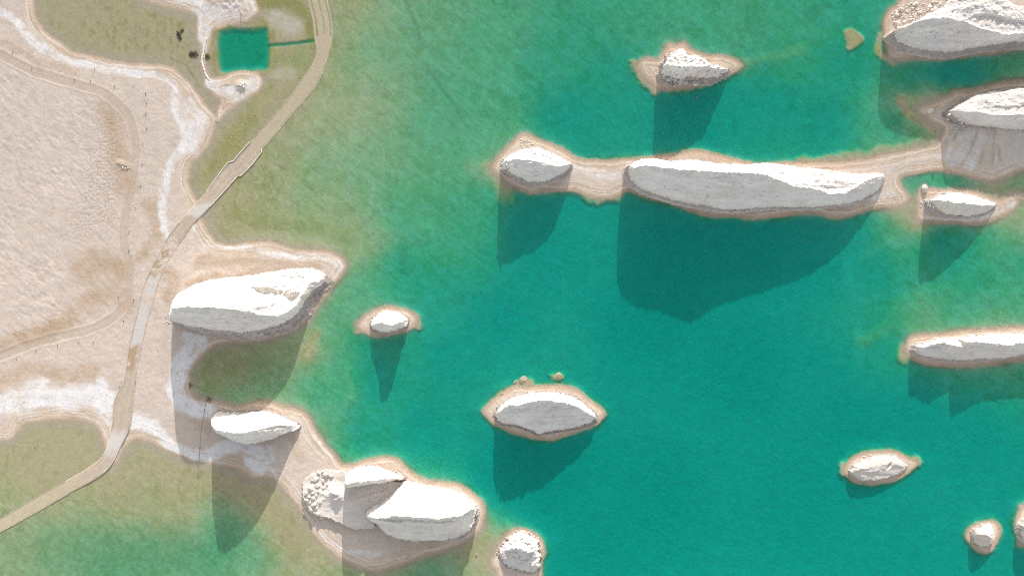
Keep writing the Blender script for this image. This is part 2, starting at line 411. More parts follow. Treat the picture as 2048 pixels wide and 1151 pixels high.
DEPTH = [(1060, 930, 1), (1120, 930, 1), (1000, 960, .95), (1090, 1000, 1), (1350, 540, 1), (1500, 520, .97), (1050, 450, .86), (760, 720, .75), (1380, 230, .9), (1300, 650, 1), (1500, 750, 1), (1300, 1000, 1), (1600, 1000, .95), (1800, 1080, .9), (1000, 640, .88), (860, 600, .74), (900, 720, .85), (850, 860, .85), (1450, 220, .84), (1550, 200, .82), (1650, 250, .8), (1100, 520, .88), (1160, 430, .84),
 (1700, 450, .82), (1620, 520, .92), (1760, 540, .8), (1900, 520, .74), (1950, 570, .66), (1900, 600, .6), (1860, 625, .5), (1990, 630, .5), (1750, 690, .76), (1650, 750, .9), (1800, 850, .92), (1950, 900, .9), (1700, 860, .96), (1900, 1000, .86),
 (740, 690, .74), (800, 540, .7), (800, 440, .56), (720, 330, .42), (600, 400, .32), (500, 450, .17), (740, 100, .42), (860, 60, .46), (900, 110, .52), (1000, 60, .55), (1120, 120, .66), (1250, 50, .62), (1350, 30, .6), (1480, 60, .58), (1600, 50, .62), (1560, 115, .64), (1700, 130, .76), (1720, 30, .68),
 (900, 250, .52), (950, 330, .52), (960, 200, .56), (1150, 230, .8), (1230, 220, .78), (1240, 160, .74), (960, 420, .62), (650, 470, .26), (560, 440, .2), (720, 480, .3), (740, 560, .54), (680, 590, .5), (640, 660, .5), (480, 720, .2), (450, 750, .17), (540, 740, .3), (470, 792, .5), (530, 785, .5), (570, 770, .42), (590, 720, .3), (620, 690, .14), (660, 720, .56), (640, 790, .6), (660, 850, .5), (720, 870, .76), (640, 760, .54), (760, 760, .8),
 (300, 1100, .46), (200, 1120, .44), (250, 1150, .48), (380, 1120, .48), (100, 1110, .38), (30, 1120, .3), (450, 1020, .46), (440, 1090, .54), (510, 1115, .44), (470, 1060, .5), (500, 1000, .08), (470, 970, .05), (440, 960, .06), (380, 1010, .2), (350, 1000, .16), (300, 985, .2), (250, 960, .12), (350, 940, .08), (400, 980, .14), (600, 1080, .1), (560, 1020, .08), (640, 1120, .16), (600, 1140, .24), (700, 1150, .34), (880, 1140, .5), (940, 1100, .16), (965, 1120, .16), (930, 1140, .3), (1130, 1130, .92), (1180, 1100, .98),
 (60, 950, .12), (150, 900, .07), (20, 990, .2), (60, 900, .06), (200, 50, .1), (300, 80, .09), (150, 20, .08), (370, 90, .05), (380, 140, .03), (420, 205, .02), (250, 20, .1),
 (560, 30, .03), (590, 100, .13), (580, 10, .07), (610, 130, .16), (560, 60, .01), (545, 155, .07), (570, 150, .05), (500, 240, .12), (450, 290, .09), (420, 330, .05), (470, 260, .12), (400, 370, .03), (560, 190, .12), (680, 60, .25), (690, 150, .32), (650, 220, .27), (580, 290, .24), (530, 340, .2), (480, 400, .17), (430, 430, .08), (640, 330, .36), (432, 100, .02),
 (1850, 362, .5), (1920, 360, .5), (1830, 400, .05), (1990, 375, .18), (2035, 365, .5), (2040, 440, .3), (1980, 470, .55), (2040, 520, .62), (1825, 440, .2), (1800, 460, .6), (1900, 150, .85), (1820, 170, .8), (1830, 270, .6), (1800, 240, .75), (1822, 210, .08), (1850, 220, .05), (1845, 252, .3), (1940, 480, .74), (1870, 480, .82)]
# submerged marks: (polyline, half width, depth factor, tint)
SHOALS = [([(1470, 132), (1520, 120), (1570, 108), (1610, 98)], 10, .56), ([(1723, 680), (1760, 664), (1800, 646)], 13, .64), ([(790, 545), (700, 600), (650, 640)], 10, .7), ([(940, 330), (985, 360), (1015, 385)], 14, .45),
          ([(1800, 200), (1815, 225), (1850, 246), (1876, 256)], 9, .12), ([(1040, 760), (1052, 764)], 9, .1), ([(1110, 753), (1118, 753)], 6, .1), ([(1268, 128), (1285, 160), (1310, 180)], 6, .15), ([(1760, 70), (1765, 100), (1783, 124)], 7, .15),
          ([(635, 665), (612, 705)], 11, .18), ([(690, 740), (700, 780), (690, 815)], 8, .55), ([(1806, 690), (1812, 712)], 9, .2), ([(1684, 930), (1690, 950)], 6, .25), ([(1826, 918), (1838, 926)], 6, .25), ([(1278, 140), (1295, 165)], 9, .2), ([(975, 330), (990, 350), (1012, 372)], 10, .25), ([(978, 1120), (990, 1140)], 11, .22), ([(966, 824), (985, 842)], 6, .3), ([(1180, 396), (1235, 397)], 8, .4), ([(1600, 322), (1700, 315), (1800, 298), (1862, 284)], 9, .3), ([(1850, 250), (1880, 270)], 9, .2), ([(712, 640), (716, 662)], 5, .3), ([(834, 630), (838, 648)], 5, .3), ([(1822, 420), (1830, 446)], 8, .2), ([(1940, 360), (1960, 372)], 8, .12)]

for _i in (1, 2, 8, 9):
    _P = np.array(ISLES[_i], float); _c = _P.mean(0)
    ISLES[_i] = [tuple(q) for q in _c + (_P - _c) * .96]
lands = [MAINLAND, NORTH_PEN, SOUTH_PEN] + ISLES
F_land = None
for P in lands:
    F = coarse_sdf(P)
    F_land = F if F_land is None else np.maximum(F_land, F)
F_pit = coarse_sdf(PIT, n=2, margin=60)
F_isle = None
for P in ISLES:
    F = coarse_sdf(P, n=2)
    F_isle = F if F_isle is None else np.maximum(F_isle, F)
F_track = coarse_sdf(TRACK, closed=False, margin=60)
rc = (np.array(ROAD_L, float)[:33] + np.array(ROAD_R, float)[:33]) / 2
F_salt = np.zeros(GU.shape)
for P, w, k in SALT:
    F = coarse_sdf(P, closed=False, margin=max(60, w * 2.5))
    F_salt = np.maximum(F_salt, k * (1 - sstep(w * .55, w * 1.7, F)))
F_brown = np.zeros(GU.shape)
for P, w, k in BROWN:
    F = coarse_sdf(P, closed=False, margin=90)
    F_brown = np.maximum(F_brown, k * (1 - sstep(w * .4, w * 1.7, F)))
num = np.zeros(GU.shape); den = np.zeros(GU.shape)
for u, v, d in DEPTH:
    w = 1.0 / (((GU - u) ** 2 + (GV - v) ** 2) + 260.0) ** 1.75
    num += w * d; den += w
F_depth = num / den
for _ in range(14):
    _p = np.pad(F_depth, 2, mode='edge')
    F_depth = (_p[:-4, 2:-2] + _p[4:, 2:-2] + _p[2:-2, :-4] + _p[2:-2, 4:] + _p[2:-2, 2:-2]) / 5
for P, w, k in SHOALS:
    F = coarse_sdf(P, closed=False, margin=60)
    m = 1 - sstep(w * .2, w * 1.8, F)
    F_depth = F_depth * (1 - m) + np.minimum(F_depth, k) * m
F_tri = coarse_sdf([(1688, 64), (1703, 57), (1727, 77), (1720, 88), (1698, 101), (1694, 84)], n=2, margin=40)
F_plain = coarse_sdf([(-190, 100), (0, 125), (67, 158), (150, 180), (200, 192), (235, 220), (250, 260), (240, 400), (235, 470), (240, 540), (235, 600), (180, 640), (60, 672), (-190, 760)], margin=90)
F_poly = coarse_sdf([(120, 470), (150, 380), (175, 300), (200, 230), (250, 230), (255, 300), (250, 380), (240, 450), (200, 470), (160, 480)], margin=60)
F_algnet = coarse_sdf([(395, 370), (410, 330), (440, 290), (470, 240), (500, 220), (520, 240), (480, 290), (440, 340)], margin=60)

# ------------------------------------------------------------------ ground: one sheet, fine in view, coarse to the horizon
def axis(a, b, step, far):
    core = np.arange(a, b + .1, step)
    out = []; d = step; x = 0
    while x < far:
        d *= 1.35; x += d; out.append(x)
    out = np.array(out)
    return np.concatenate([(core[0] - out)[::-1], core, core[-1] + out])
au = axis(-40, 2088, 2.0, 20000); av = axis(-36, 1188, 2.0, 20000)
TU, TV = np.meshgrid(au, av)
cu = np.clip(TU, -180, 2230); cv = np.clip(TV, -150, 1300)

wx = 3.0 * fbm(cu / 34, cv / 34, 4, 10) + 1.0 * fbm(cu / 9, cv / 9, 3, 20)
wy = 3.0 * fbm(cu / 34, cv / 34, 4, 30) + 1.0 * fbm(cu / 9, cv / 9, 3, 40)
s = sample(F_land, cu + wx, cv + wy) + 1.1 * fbm(cu / 6, cv / 6, 3, 81, .7) + .9 * fbm(cu / 17, cv / 17, 3, 85, .7)
s_isle = sample(F_isle, cu + wx, cv + wy)
wide = 9.0 * fbm(cu / 60, cv / 60, 4, 50)
D = sample(F_depth, cu + 3 * wx + wide, cv + 3 * wy + 9.0 * fbm(cu / 60, cv / 60, 4, 60))
plain = sstep(-14, 22, sample(F_plain, cu + 3 * wx, cv + 3 * wy))
polyg = sstep(-10, 30, sample(F_poly, cu + 5 * wx, cv + 5 * wy))
mott = fbm(cu / 22, cv / 22, 5, 70, .62)
fine = fbm(cu / 5, cv / 5, 3, 80, .7)
big = fbm(cu / 130, cv / 130, 4, 90)

# --- heights
DM = 5.6
w_ = np.maximum(-s, 0)
D0 = np.clip(D, 0.002, 1)
_tri = sstep(-5, 3, sample(F_tri, cu + .7 * wx, cv + .7 * wy))
D0 = D0 * (1 - _tri) + .16 * _tri
D = D0 ** 2.5
D_eff = np.clip(D * (1 + .12 * mott * (1 - sstep(.6, .95, D)) + .05 * fine), 0.004, 1)
shelf = 1 - np.exp(-np.maximum(w_ - 3.5, 0) / (12.0 - 6.5 * sstep(.4, .8, D0)))
dep = 0.06 * np.minimum(w_, 6) / 6 + DM * D_eff * shelf * (1 + .04 * fine)
pool = np.exp(-(((cu - 1872) / 82) ** 2 + ((cv - 366) / 27) ** 2) ** 2)
dep = np.where(s < 0, dep + .9 * pool * sstep(.5, 7, w_), dep)
pit = sample(F_pit, cu + 1.2 * wx, cv + 1.2 * wy) + 1.5 * fine
dep = np.maximum(dep, DM * .62 * sstep(-4, 12, pit))
dit, _, _ = curve_dist(smooth_line([(536, 92), (575, 88), (628, 81)], 3, False), cu + .6 * wx, cv + .6 * wy, False)
ditch = (1 - sstep(1.2, 4.5, dit)) * (cu > 530) * (cu < 634)
dep = dep + 1.1 * ditch
sp = np.maximum(s, 0)
bl_ph = sp + 3.5 * fbm(cu / 45, cv / 45, 3, 100)
beachline = .55 * vnoise(bl_ph / 1.6, sp * 0 + 3.3, 101) + .45 * vnoise(bl_ph / 3.7, cu / 90 + cv / 90, 102) + .25 * fine
zl = .03 + 1.1 * (1 - np.exp(-sp / 13)) + .8 * sstep(15, 90, sp)
zl += .34 * beachline * sstep(1, 5, sp) * (1 - sstep(22, 40, sp))
rough = sstep(10, 40, sp)
# wind-rippled salt crust of the open plain: ridged scales running NW-SE
ru = (cu + cv) * .7071; rv = (cv - cu) * .7071
scale_a = fbm(ru / 15 + .5 * mott, rv / 6.5, 3, 110)
scale_b = 1 - np.abs(fbm(ru / 20, rv / 9 + .6 * mott, 2, 120)) * 2
f1, f2 = worley(cu / 7.5 + .5 * fbm(cu / 12, cv / 12, 2, 130), cv / 7.5 + .5 * fbm(cu / 12, cv / 12, 2, 131), 5)
crack = 1 - sstep(.03, .20, f2 - f1)
patchy = sstep(-.35, .35, fbm(cu / 90, cv / 90, 3, 140))
plates = cellrand(ru / 13 + .35 * fine, rv / 6.5 + .35 * mott, 21) * .6 + cellrand(ru / 7, rv / 4.2 + .3 * fine, 22) * .4
zl += plain * (1 - polyg) * .42 * plates * (.35 + .65 * patchy)
zl += plain * (1 - polyg) * (.34 * scale_a + .22 * scale_b + .16 * fine) * (.45 + .55 * patchy)
zl += plain * polyg * (-.45 * crack + .4 * (1 - np.clip(f1 / .6, 0, 1)))
zl += rough * (1 - plain) * (.40 * fbm(cu / 11, cv / 9, 4, 150, .65) + .20 * fine) * (1 - .6 * sample(F_salt, cu, cv))
# ruts and banks of the dirt track
td = sample(F_track, cu + .6 * wx, cv + .6 * wy)
tr = 1 - sstep(6, 10, td)
zl = zl * (1 - .55 * tr) + .55 * tr * (1.6 + .12 * np.sin(td * 1.5)) + .45 * np.exp(-((td - 10.5) / 1.6) ** 2) * (s > 8)
fan = sstep(1892, 1906, cu) * sstep(240, 250, cv) * (1 - sstep(318, 344, cv)) * (s > 3)
fan_c = (cu - 1890) + .55 * (cv - 250) * (1 - (cu - 1890) / 110)
gul = vnoise(fan_c / 9.0, cv / 70, 191) * .6 + vnoise(fan_c / 4.0, cv / 40, 192) * .4
zl += fan * (5.0 * (1 - sstep(250, 340, cv)) + 1.6 * gul)
stepx = np.interp(cv, [250, 257, 285, 325, 345], [1984, 1987, 1991, 2004, 2030])
plat = sstep(-1.5, 2.5, cu - stepx + 1.2 * mott) * sstep(250, 254, cv) * (1 - sstep(322, 332, cv - .06 * (cu - 2004))) * (s > 3)
zl += plat * 5.0
TZ = np.where(s > 0, zl, -dep)
# hummocky ledge near (250, 335)
TZ += 2.2 * np.exp(-(((cu - 246) / 13) ** 2 + ((cv - 328 - (cu - 246) * .25) / 6) ** 2)) * sstep(.3, .9, 1 - np.clip((cv - 336 - (cu - 246) * .25) / 3, 0, 1))
# small crags on the two peninsulas
for (a, b, r, h) in [(480, 170, 9, 3.2), (452, 168, 6, 1.6), (470, 12, 30, 2.2), (440, -5, 25, 2.0), (400, 15, 14, .8)]:
    rr = np.sqrt((cu - a) ** 2 + ((cv - b) * 1.3) ** 2)
    TZ += h * np.exp(-(rr / r) ** 2) * (1 + .8 * fbm(cu / 6, cv / 6, 3, 160)) * (s > 0)

# --- colours
dry = np.array((.605, .515, .445)); saltc = np.array((.74, .72, .71)); brown = np.array((.47, .35, .245)); sand = np.array((.605, .48, .37)); wet = np.array((.47, .375, .29))
C = np.ones(TU.shape + (3,)) * dry
C = C * (1 + .07 * mott + .05 * big)[..., None]
C = lerp3(C, (.60, .52, .47), plain * sstep(-.2, .6, scale_a) * .6)
C = lerp3(C, (.47, .385, .33), plain * (1 - sstep(-.6, -.1, scale_a)) * .35)
C = lerp3(C, (.42, .33, .26), plain * polyg * crack * .5)
br = sample(F_brown, cu + 4 * wx, cv + 4 * wy)
br = np.clip(br * (1.15 + .9 * mott + .5 * fine), 0, 1)
C = lerp3(C, brown, br)
st = sample(F_salt, cu + 2.2 * wx, cv + 2.2 * wy)
st = np.clip(st * (.95 + .6 * mott + .5 * fine + .45 * vnoise(bl_ph / 2.4, cu / 50 - cv / 60, 105) + .55 * fbm(cu / 16, cv / 16, 4, 106, .6)) - .12, 0, 1)
C = lerp3(C, (.50, .40, .32), tr * (1 - .35 * (np.abs(np.sin(td * .55)))) * .75)
# beaches
isl = sstep(-4, 0, s_isle)
near = 1 - sstep(14, 34, s)
beach = np.clip(isl + near, 0, 1)
Cb = np.ones_like(C) * sand * (1 + .13 * beachline + .07 * mott)[..., None]
Cb = lerp3(Cb, saltc * np.array((.98, .95, .93)), np.clip(.6 * sstep(.1, .6, vnoise(bl_ph / 4.5, cu / 60 + 4, 103) + .4 * mott) * sstep(5, 10, sp) * (1 - .45 * isl), 0, 1))
for _o, _w, _k, _c in ((7.5, 1.0, .8, (.76, .69, .62)), (9.8, .8, .7, (.37, .29, .22)), (13.0, 1.0, .7, (.74, .67, .60)), (4.2, .8, .6, (.72, .61, .51)), (16, .9, .6, (.40, .32, .25)), (19, 1.2, .6, (.74, .68, .62)), (23, 1.0, .5, (.42, .34, .27)), (27, 1.1, .4, (.72, .67, .61))):
    Cb = lerp3(Cb, _c, _k * np.exp(-((bl_ph + 1.5 * mott - _o) / _w) ** 2) * sstep(-.4, .3, fbm(cu / 50, cv / 50, 3, 104 + int(_o))))
Cb = lerp3(Cb, (.64, .57, .51), isl * sstep(10, 24, s_isle + 4 * mott) * .55)
C = C * (1 - beach[..., None]) + Cb * beach[..., None]
C = lerp3(C, saltc, st * (s > 2))
C = lerp3(C, (.38, .30, .235), fan * (1 - plat) * sstep(-.1, .5, gul) * .6)
C = lerp3(C, (.66, .63, .61), fan * (1 - plat) * sstep(.1, .5, -gul) * .6)
C = lerp3(C, (.60, .54, .49), plat * .85)
C = lerp3(C, wet, (1 - sstep(1.0, 6, s + 1.5 * mott)) * .8)
# lakebed
Bc = np.ones_like(C) * np.array((.47, .385, .28))
Bc = lerp3(Bc, (.475, .385, .245), sstep(8, 22, w_))
Bc = lerp3(Bc, (.485, .435, .262), sstep(.12, .35, D0) * sstep(4, 16, w_))
Bc = lerp3(Bc, (.395, .39, .33), sstep(.5, .92, D0) * sstep(4, 16, w_))
speck = fbm(cu / 6.5, cv / 6.5, 3, 176, .7)
alg = sstep(-.32, .5, .55 * mott + .3 * big + .75 * speck + .06) * sstep(6, 18, w_) * (1 - sstep(.65, .9, D0))
Bc = lerp3(Bc, (.37, .35, .12), alg * .5 * sstep(.06, .2, D0))
n1, n2 = worley(cu / 8.5 + .8 * mott, cv / 8.5 + .8 * speck, 12)
vein = (1 - sstep(.02, .16, n2 - n1)) * sstep(-.1, .35, fbm(cu / 70, cv / 70, 3, 177)) * sstep(.1, .2, D0) * (1 - sstep(.5, .75, D0)) * sstep(8, 20, w_)
Bc = lerp3(Bc, (.56, .50, .30), vein * .45)
streak = fbm((cu * .8 + cv * .6) / 40, (cv * .8 - cu * .6) / 6, 4, 178, .6)
Bc = Bc * (1 + .13 * streak * (1 - sstep(.6, .9, D0)) * sstep(.1, .2, D0))[..., None]
dark = sstep(.10, .5, fbm(cu / 30, cv / 30, 5, 170, .62) + .25 * speck) * sstep(6, 20, w_) * (1 - sstep(.7, .95, D0)) * sstep(.08, .2, D0)
Bc = lerp3(Bc, (.21, .21, .10), dark * .2)
halo = np.exp(-((w_ - 7 - 5 * mott) / 4.0) ** 2) * sstep(.3, .55, D0) * sstep(-.45, .35, fbm(cu / 40, cv / 40, 3, 175))
Bc = lerp3(Bc, (.27, .21, .10), halo * .6)
Bc = lerp3(Bc, (.27, .25, .12), (.55 + .3 * speck + .2 * mott).clip(0, 1) * np.exp(-(((cu - 250) / 330) ** 2 + ((cv - 1110) / 90) ** 2)))
g1, g2 = worley(cu / 6.5, cv / 6.5, 8)
net = sstep(-12, 14, sample(F_algnet, cu + 4 * wx, cv + 4 * wy))
Bc = lerp3(Bc, (.34, .31, .09), net * sstep(.06, .25, g2 - g1) * .8)
Bc = lerp3(Bc, (.34, .30, .09), (1 - sstep(3, 13, np.abs(pit + 6))) * sstep(-.5, .3, mott) * .8)
Bc = lerp3(Bc, (.22, .2, .08), ditch * .6)
cove = np.exp(-(((cu - 470) / 85) ** 2 + ((cv - 735) / 48) ** 2))
Bc = lerp3(Bc, (.30, .27, .13), cove * (.55 + .35 * mott))
weedy = sstep(.1, .5, fbm(cu / 7 + .6 * mott, cv / 16, 4, 180, .6)) * sstep(.03, .06, D0) * (1 - sstep(.2, .3, D0)) * sstep(8, 18, w_) * sstep(-.35, .2, big + .5 * mott)
Bc = lerp3(Bc, (.28, .27, .08), weedy * .5)
for P, wd, cc, k in [([(525, 4), (560, 12), (590, 8), (610, 35), (622, 70)], 11, (.30, .27, .08), .7), ([(556, 40), (585, 52)], 17, (.58, .49, .40), .9), ([(548, 152), (585, 146)], 9, (.55, .47, .34), .7), ([(600, 105), (606, 130), (560, 115)], 12, (.34, .36, .15), .6), ([(500, 215), (540, 180)], 9, (.38, .36, .14), .5), ([(460, 425), (540, 445), (640, 455), (710, 480)], 10, (.36, .35, .14), .45), ([(480, 470), (560, 470), (660, 492)], 8, (.54, .46, .30), .5), ([(770, -20), (800, 40), (830, 90)], 3, (.50, .43, .26), .4), ([(800, -20), (820, 20), (840, 70)], 3, (.26, .25, .15), .4), ([(850, 150), (890, 200), (925, 265)], 3, (.50, .44, .28), .35), ([(860, 140), (905, 205), (935, 250)], 3, (.26, .25, .15), .35),
                     ([(400, 170), (385, 150), (372, 128), (345, 118)], 1.6, (.25, .22, .13), .5)]:
    dd = np.full(TU.shape, 99.0)
    Q = np.array(P); x0, x1 = np.searchsorted(au, [Q[:, 0].min() - 15 - wd * 2, Q[:, 0].max() + 15 + wd * 2]); y0, y1 = np.searchsorted(av, [Q[:, 1].min() - 15 - wd * 2, Q[:, 1].max() + 15 + wd * 2])
    dd[y0:y1, x0:x1], _, _ = curve_dist(smooth_line(P, 3, False), (cu + 2 * wx)[y0:y1, x0:x1], (cv + 2 * wy)[y0:y1, x0:x1], False)
    dd = dd + wd * .45 * (speck + mott)
    Bc = lerp3(Bc, cc, (1 - sstep(wd * .5, wd * 1.8, dd)) * k)
Bc = Bc * (1 + .09 * fine + .05 * fbm(ru / 5, rv / 2.2, 2, 190))[..., None]  # fine bed mottling, with the water's ripple shading painted into the bed colour
C = np.where((s > 0)[..., None], C, Bc)
_g = np.random.RandomState(3)
C *= (1 + .045 * _g.randn(*TU.shape) * np.where(s > 0, 1.0, .8))[..., None]  # ground grain; under water it also imitates ripple shading in the colour
C = np.clip(C, .02, .82)

V3 = to_world(TU, TV, TZ).reshape(-1, 3)
ground = link('ground', np_mesh('ground', V3, grid_quads(*TU.shape), C.reshape(-1, 3)), M_ground, kind='structure')

def terr(u, v):
    i = np.clip(np.searchsorted(au, u) - 1, 0, len(au) - 2); j = np.clip(np.searchsorted(av, v) - 1, 0, len(av) - 2)
    fu = (u - au[i]) / (au[i + 1] - au[i]); fv = (v - av[j]) / (av[j + 1] - av[j])
    return (TZ[j, i] * (1 - fu) + TZ[j, i + 1] * fu) * (1 - fv) + (TZ[j + 1, i] * (1 - fu) + TZ[j + 1, i + 1] * fu) * fv

# ------------------------------------------------------------------ water: one closed body, its colour is absorption over the bed
def water():
    bm = bmesh.new()
    r = 19000 * S; zb = -40 * S
    v = [bm.verts.new(p) for p in [(-r, -r, zb), (r, -r, zb), (r, r, zb), (-r, r, zb), (-r, -r, 0), (r, -r, 0), (r, r, 0), (-r, r, 0)]]
    for f in [(3, 2, 1, 0), (4, 5, 6, 7), (0, 1, 5, 4), (1, 2, 6, 5), (2, 3, 7, 6), (3, 0, 4, 7)]:
        bm.faces.new([v[i] for i in f])
    me = bpy.data.meshes.new('lake_water'); bm.to_mesh(me); bm.free()
    return link('lake_water', me, M_water, kind='structure')
water()

# ------------------------------------------------------------------ road
def resample(P, n):
    P = smooth_line(P, 6, False)
    d = np.concatenate([[0], np.cumsum(np.linalg.norm(np.diff(P, axis=0), axis=1))])
    t = np.linspace(0, d[-1], n)
    return np.stack([np.interp(t, d, P[:, 0]), np.interp(t, d, P[:, 1])], -1)

def road():
    n, m = 700, 17
    L = resample(ROAD_L, n); R = resample(ROAD_R, n)
    t = np.linspace(0, 1, m)
    U = L[:, None, 0] * (1 - t) + R[:, None, 0] * t; V = L[:, None, 1] * (1 - t) + R[:, None, 1] * t
    mid = V[:, m // 2]
    zc = np.interp(mid, [-60, 70, 150, 280, 340, 420, 500, 880, 920, 1100], [.05, -.14, -.14, -.08, .9, 1.9, 2.6, 2.2, .9, -.12])
    # where two v match (both ends run south) use distance along the road
    zc = np.interp(np.arange(n) / n, [0, .06, .1, .2, .29, .34, .40, .72, .80, .86, 1], [.25, .12, .10, .10, .12, .8, 1.8, 2.2, 1.2, .2, .10])
    Z = zc[:, None] + .10 * fbm(U / 8, V / 8, 3, 200) * np.ones_like(t) - .12 * (np.abs(t - .5) * 2) ** 4 + .05 * np.sin(t * 25)
    wz = 4 * fbm(U / 12, V / 12, 3, 210)
    col = np.ones(U.shape + (3,)) * np.array((.50, .415, .335))
    col *= (1 + .08 * fbm(U / 10, V / 10, 4, 220))[..., None]
    Vw = V + 2 * wz
    lite = sstep(528, 536, Vw + 14 * (1 - t)) * (1 - sstep(688, 694, Vw)) * sstep(.0, .18, t) 
    bro = sstep(486, 498, Vw) * (1 - sstep(525, 540, Vw - 18 * (t < .75))) * (1 - sstep(.6, .85, t)) + sstep(690, 695, Vw) * (1 - sstep(735, 750, Vw)) * (1 - sstep(.62, .8, t))
    white = sstep(402, 412, Vw) * (1 - sstep(428, 440, Vw)) * .7 + sstep(850, 875, Vw) * (1 - sstep(895, 915, Vw)) * .7 * (mid > 700)[:, None]
    ai = np.arange(n) / n
    mud = np.clip((1 - sstep(.24, .32, ai)) + sstep(.78, .86, ai), 0, 1)[:, None] * np.ones_like(U)
    col = lerp3(col, (.49, .425, .30), mud * (.85 + .3 * fbm(U / 9, V / 9, 3, 240)).clip(0, 1))
    trk = np.exp(-((t - .3) / .06) ** 2) + np.exp(-((t - .7) / .06) ** 2)
    col *= (1 + .09 * trk[None, :] * (1 - mud) + .05 * np.random.RandomState(9).randn(*U.shape))[..., None]
    col = lerp3(col, (.585, .55, .52), np.clip(lite, 0, 1)); col = lerp3(col, (.43, .315, .205), np.clip(bro, 0, 1) * .85); col = lerp3(col, (.66, .63, .61), np.clip(white, 0, 1))
    rut = (np.abs(np.sin(t * 9.4 + 1.2)) < .25)[None, :] * (V < 72) * (V > -60)
    col = lerp3(col, (.27, .25, .08), rut * .7 * sstep(-.3, .3, fbm(U / 6, V / 18, 3, 230)))
    Z = Z - .35 * rut
    # skirts
    U2 = np.concatenate([U[:, :1] - 2.2, U, U[:, -1:] + 2.2], 1); V2 = np.concatenate([V[:, :1] - 1, V, V[:, -1:] + 1], 1)
    Z2 = np.concatenate([Z[:, :1] - 5, Z, Z[:, -1:] - 5], 1); C2 = np.concatenate([col[:, :1], col, col[:, -1:]], 1)
    W = to_world(U2, V2, Z2)
    me = np_mesh('road', W.reshape(-1, 3), grid_quads(*U2.shape), C2.reshape(-1, 3))
    link('road', me, M_road, kind='structure')
    return L, R, zc
RL, RR, RZ = road()

def wall_strip(P, Z0, width, height, jit=.12, seed=1):
    """low wall swept along a (u,v) polyline, with base heights Z0; uneven top"""
    P = np.asarray(P, float); n = len(P)
    T = np.gradient(P, axis=0); T /= np.linalg.norm(T, axis=1)[:, None] + 1e-9
    N = np.stack([-T[:, 1], T[:, 0]], -1)
    r = np.random.RandomState(seed)
    h = height * (1 + jit * r.uniform(-1, 1, n)); wv = width / 2 * (1 + jit * r.uniform(-1, 1, n))
    prof = []
    for sx, sz in ((-1.15, -2.0), (-1, .75), (-.6, 1), (.6, 1), (1, .75), (1.15, -2.0)):
        q = P + N * (sx * wv)[:, None]
        prof.append(to_world(q[:, 0], q[:, 1], Z0 + (h * sz if sz > 0 else sz)))
    A = np.stack(prof, 1)
    q = grid_quads(n, 6)
    return A.reshape(-1, 3), np.concatenate([q, q[:, ::-1]])[:len(q)]

def kerb(name, pts, zz, label, cat, mat, w=1.3, h=.7, seed=1):
    v, q = wall_strip(pts, zz, w, h, .18, seed)
    me = np_mesh(name, v, q, smooth=False)
    return link(name, me, mat, label=label, cat=cat, kind='thing')

i0, i1 = 100, 255
kerb('road_kerb', RL[i0:i1], RZ[i0:i1] - .05, 'thin kerb on the pond side of the flooded curving causeway', 'kerb', M_kerb, 1.1, .35, 3)
kerb('road_kerb', RR[i0:i1], RZ[i0:i1] - .05, 'thin kerb on the open-lake side of the flooded curving causeway', 'kerb', M_kerb, 1.1, .35, 4)
i0, i1 = 300, 520
kerb('road_kerb', RL[i0:i1], RZ[i0:i1] - .1, 'low kerb along the salt-plain side of the dry road section', 'kerb', M_kerb, 1.2, .5, 5)
kerb('road_kerb', RR[i0:i1], RZ[i0:i1] - .1, 'low kerb along the lake side of the dry road section', 'kerb', M_kerb, 1.2, .5, 6)
i0, i1 = 590, 700
kerb('road_kerb', RL[i0:i1], RZ[i0:i1] - .05, 'thin kerb on the lagoon side of the sunken road, lower left corner', 'kerb', M_kerb, 1.1, .35, 7)
kerb('road_kerb', RR[i0:i1], RZ[i0:i1] - .05, 'thin kerb on the green-water side of the sunken road, lower left corner', 'kerb', M_kerb, 1.1, .45, 8)

def parapet(P, zz, label, seed, w=1.1, h=.9):
    Q = []
    for a, b in zip(P[:-1], P[1:]):
        k = max(2, int(math.hypot(b[0] - a[0], b[1] - a[1]) / 5))
        for t in range(k):
            Q.append((a[0] + (b[0] - a[0]) * t / k, a[1] + (b[1] - a[1]) * t / k))
    Q.append(P[-1])
    v, q = wall_strip(Q, np.full(len(Q), zz), w, h, .08, seed)
    link('parapet_wall', np_mesh('parapet_wall', v, q, smooth=False), M_conc, label=label, cat='parapet', kind='thing')
parapet([(413, 383), (435, 353), (456, 325), (467, 322), (480, 306), (500, 284)], .8, 'white stepped parapet on the shore side of the causeway bend', 11)
parapet([(420, 413), (447, 384), (462, 367), (476, 351), (483, 351), (507, 326), (524, 303), (522, 297)], .8, 'white stepped parapet on the lake side of the causeway bend', 12)
parapet([(208, 944), (219, 933), (229, 918), (236, 904)], 1.0, 'short white parapet on the outer side of the southern road bend', 13)
parapet([(219, 885), (216, 897), (207, 910)], 1.2, 'short white parapet on the lagoon side of the southern road bend', 14)

# ------------------------------------------------------------------ yardangs
YH = []      # height fields for resting things on

def unproj(u, v, z):
    k = 1 - z / HC
    return CU + (u - CU) * k, CV + (v - CV) * k

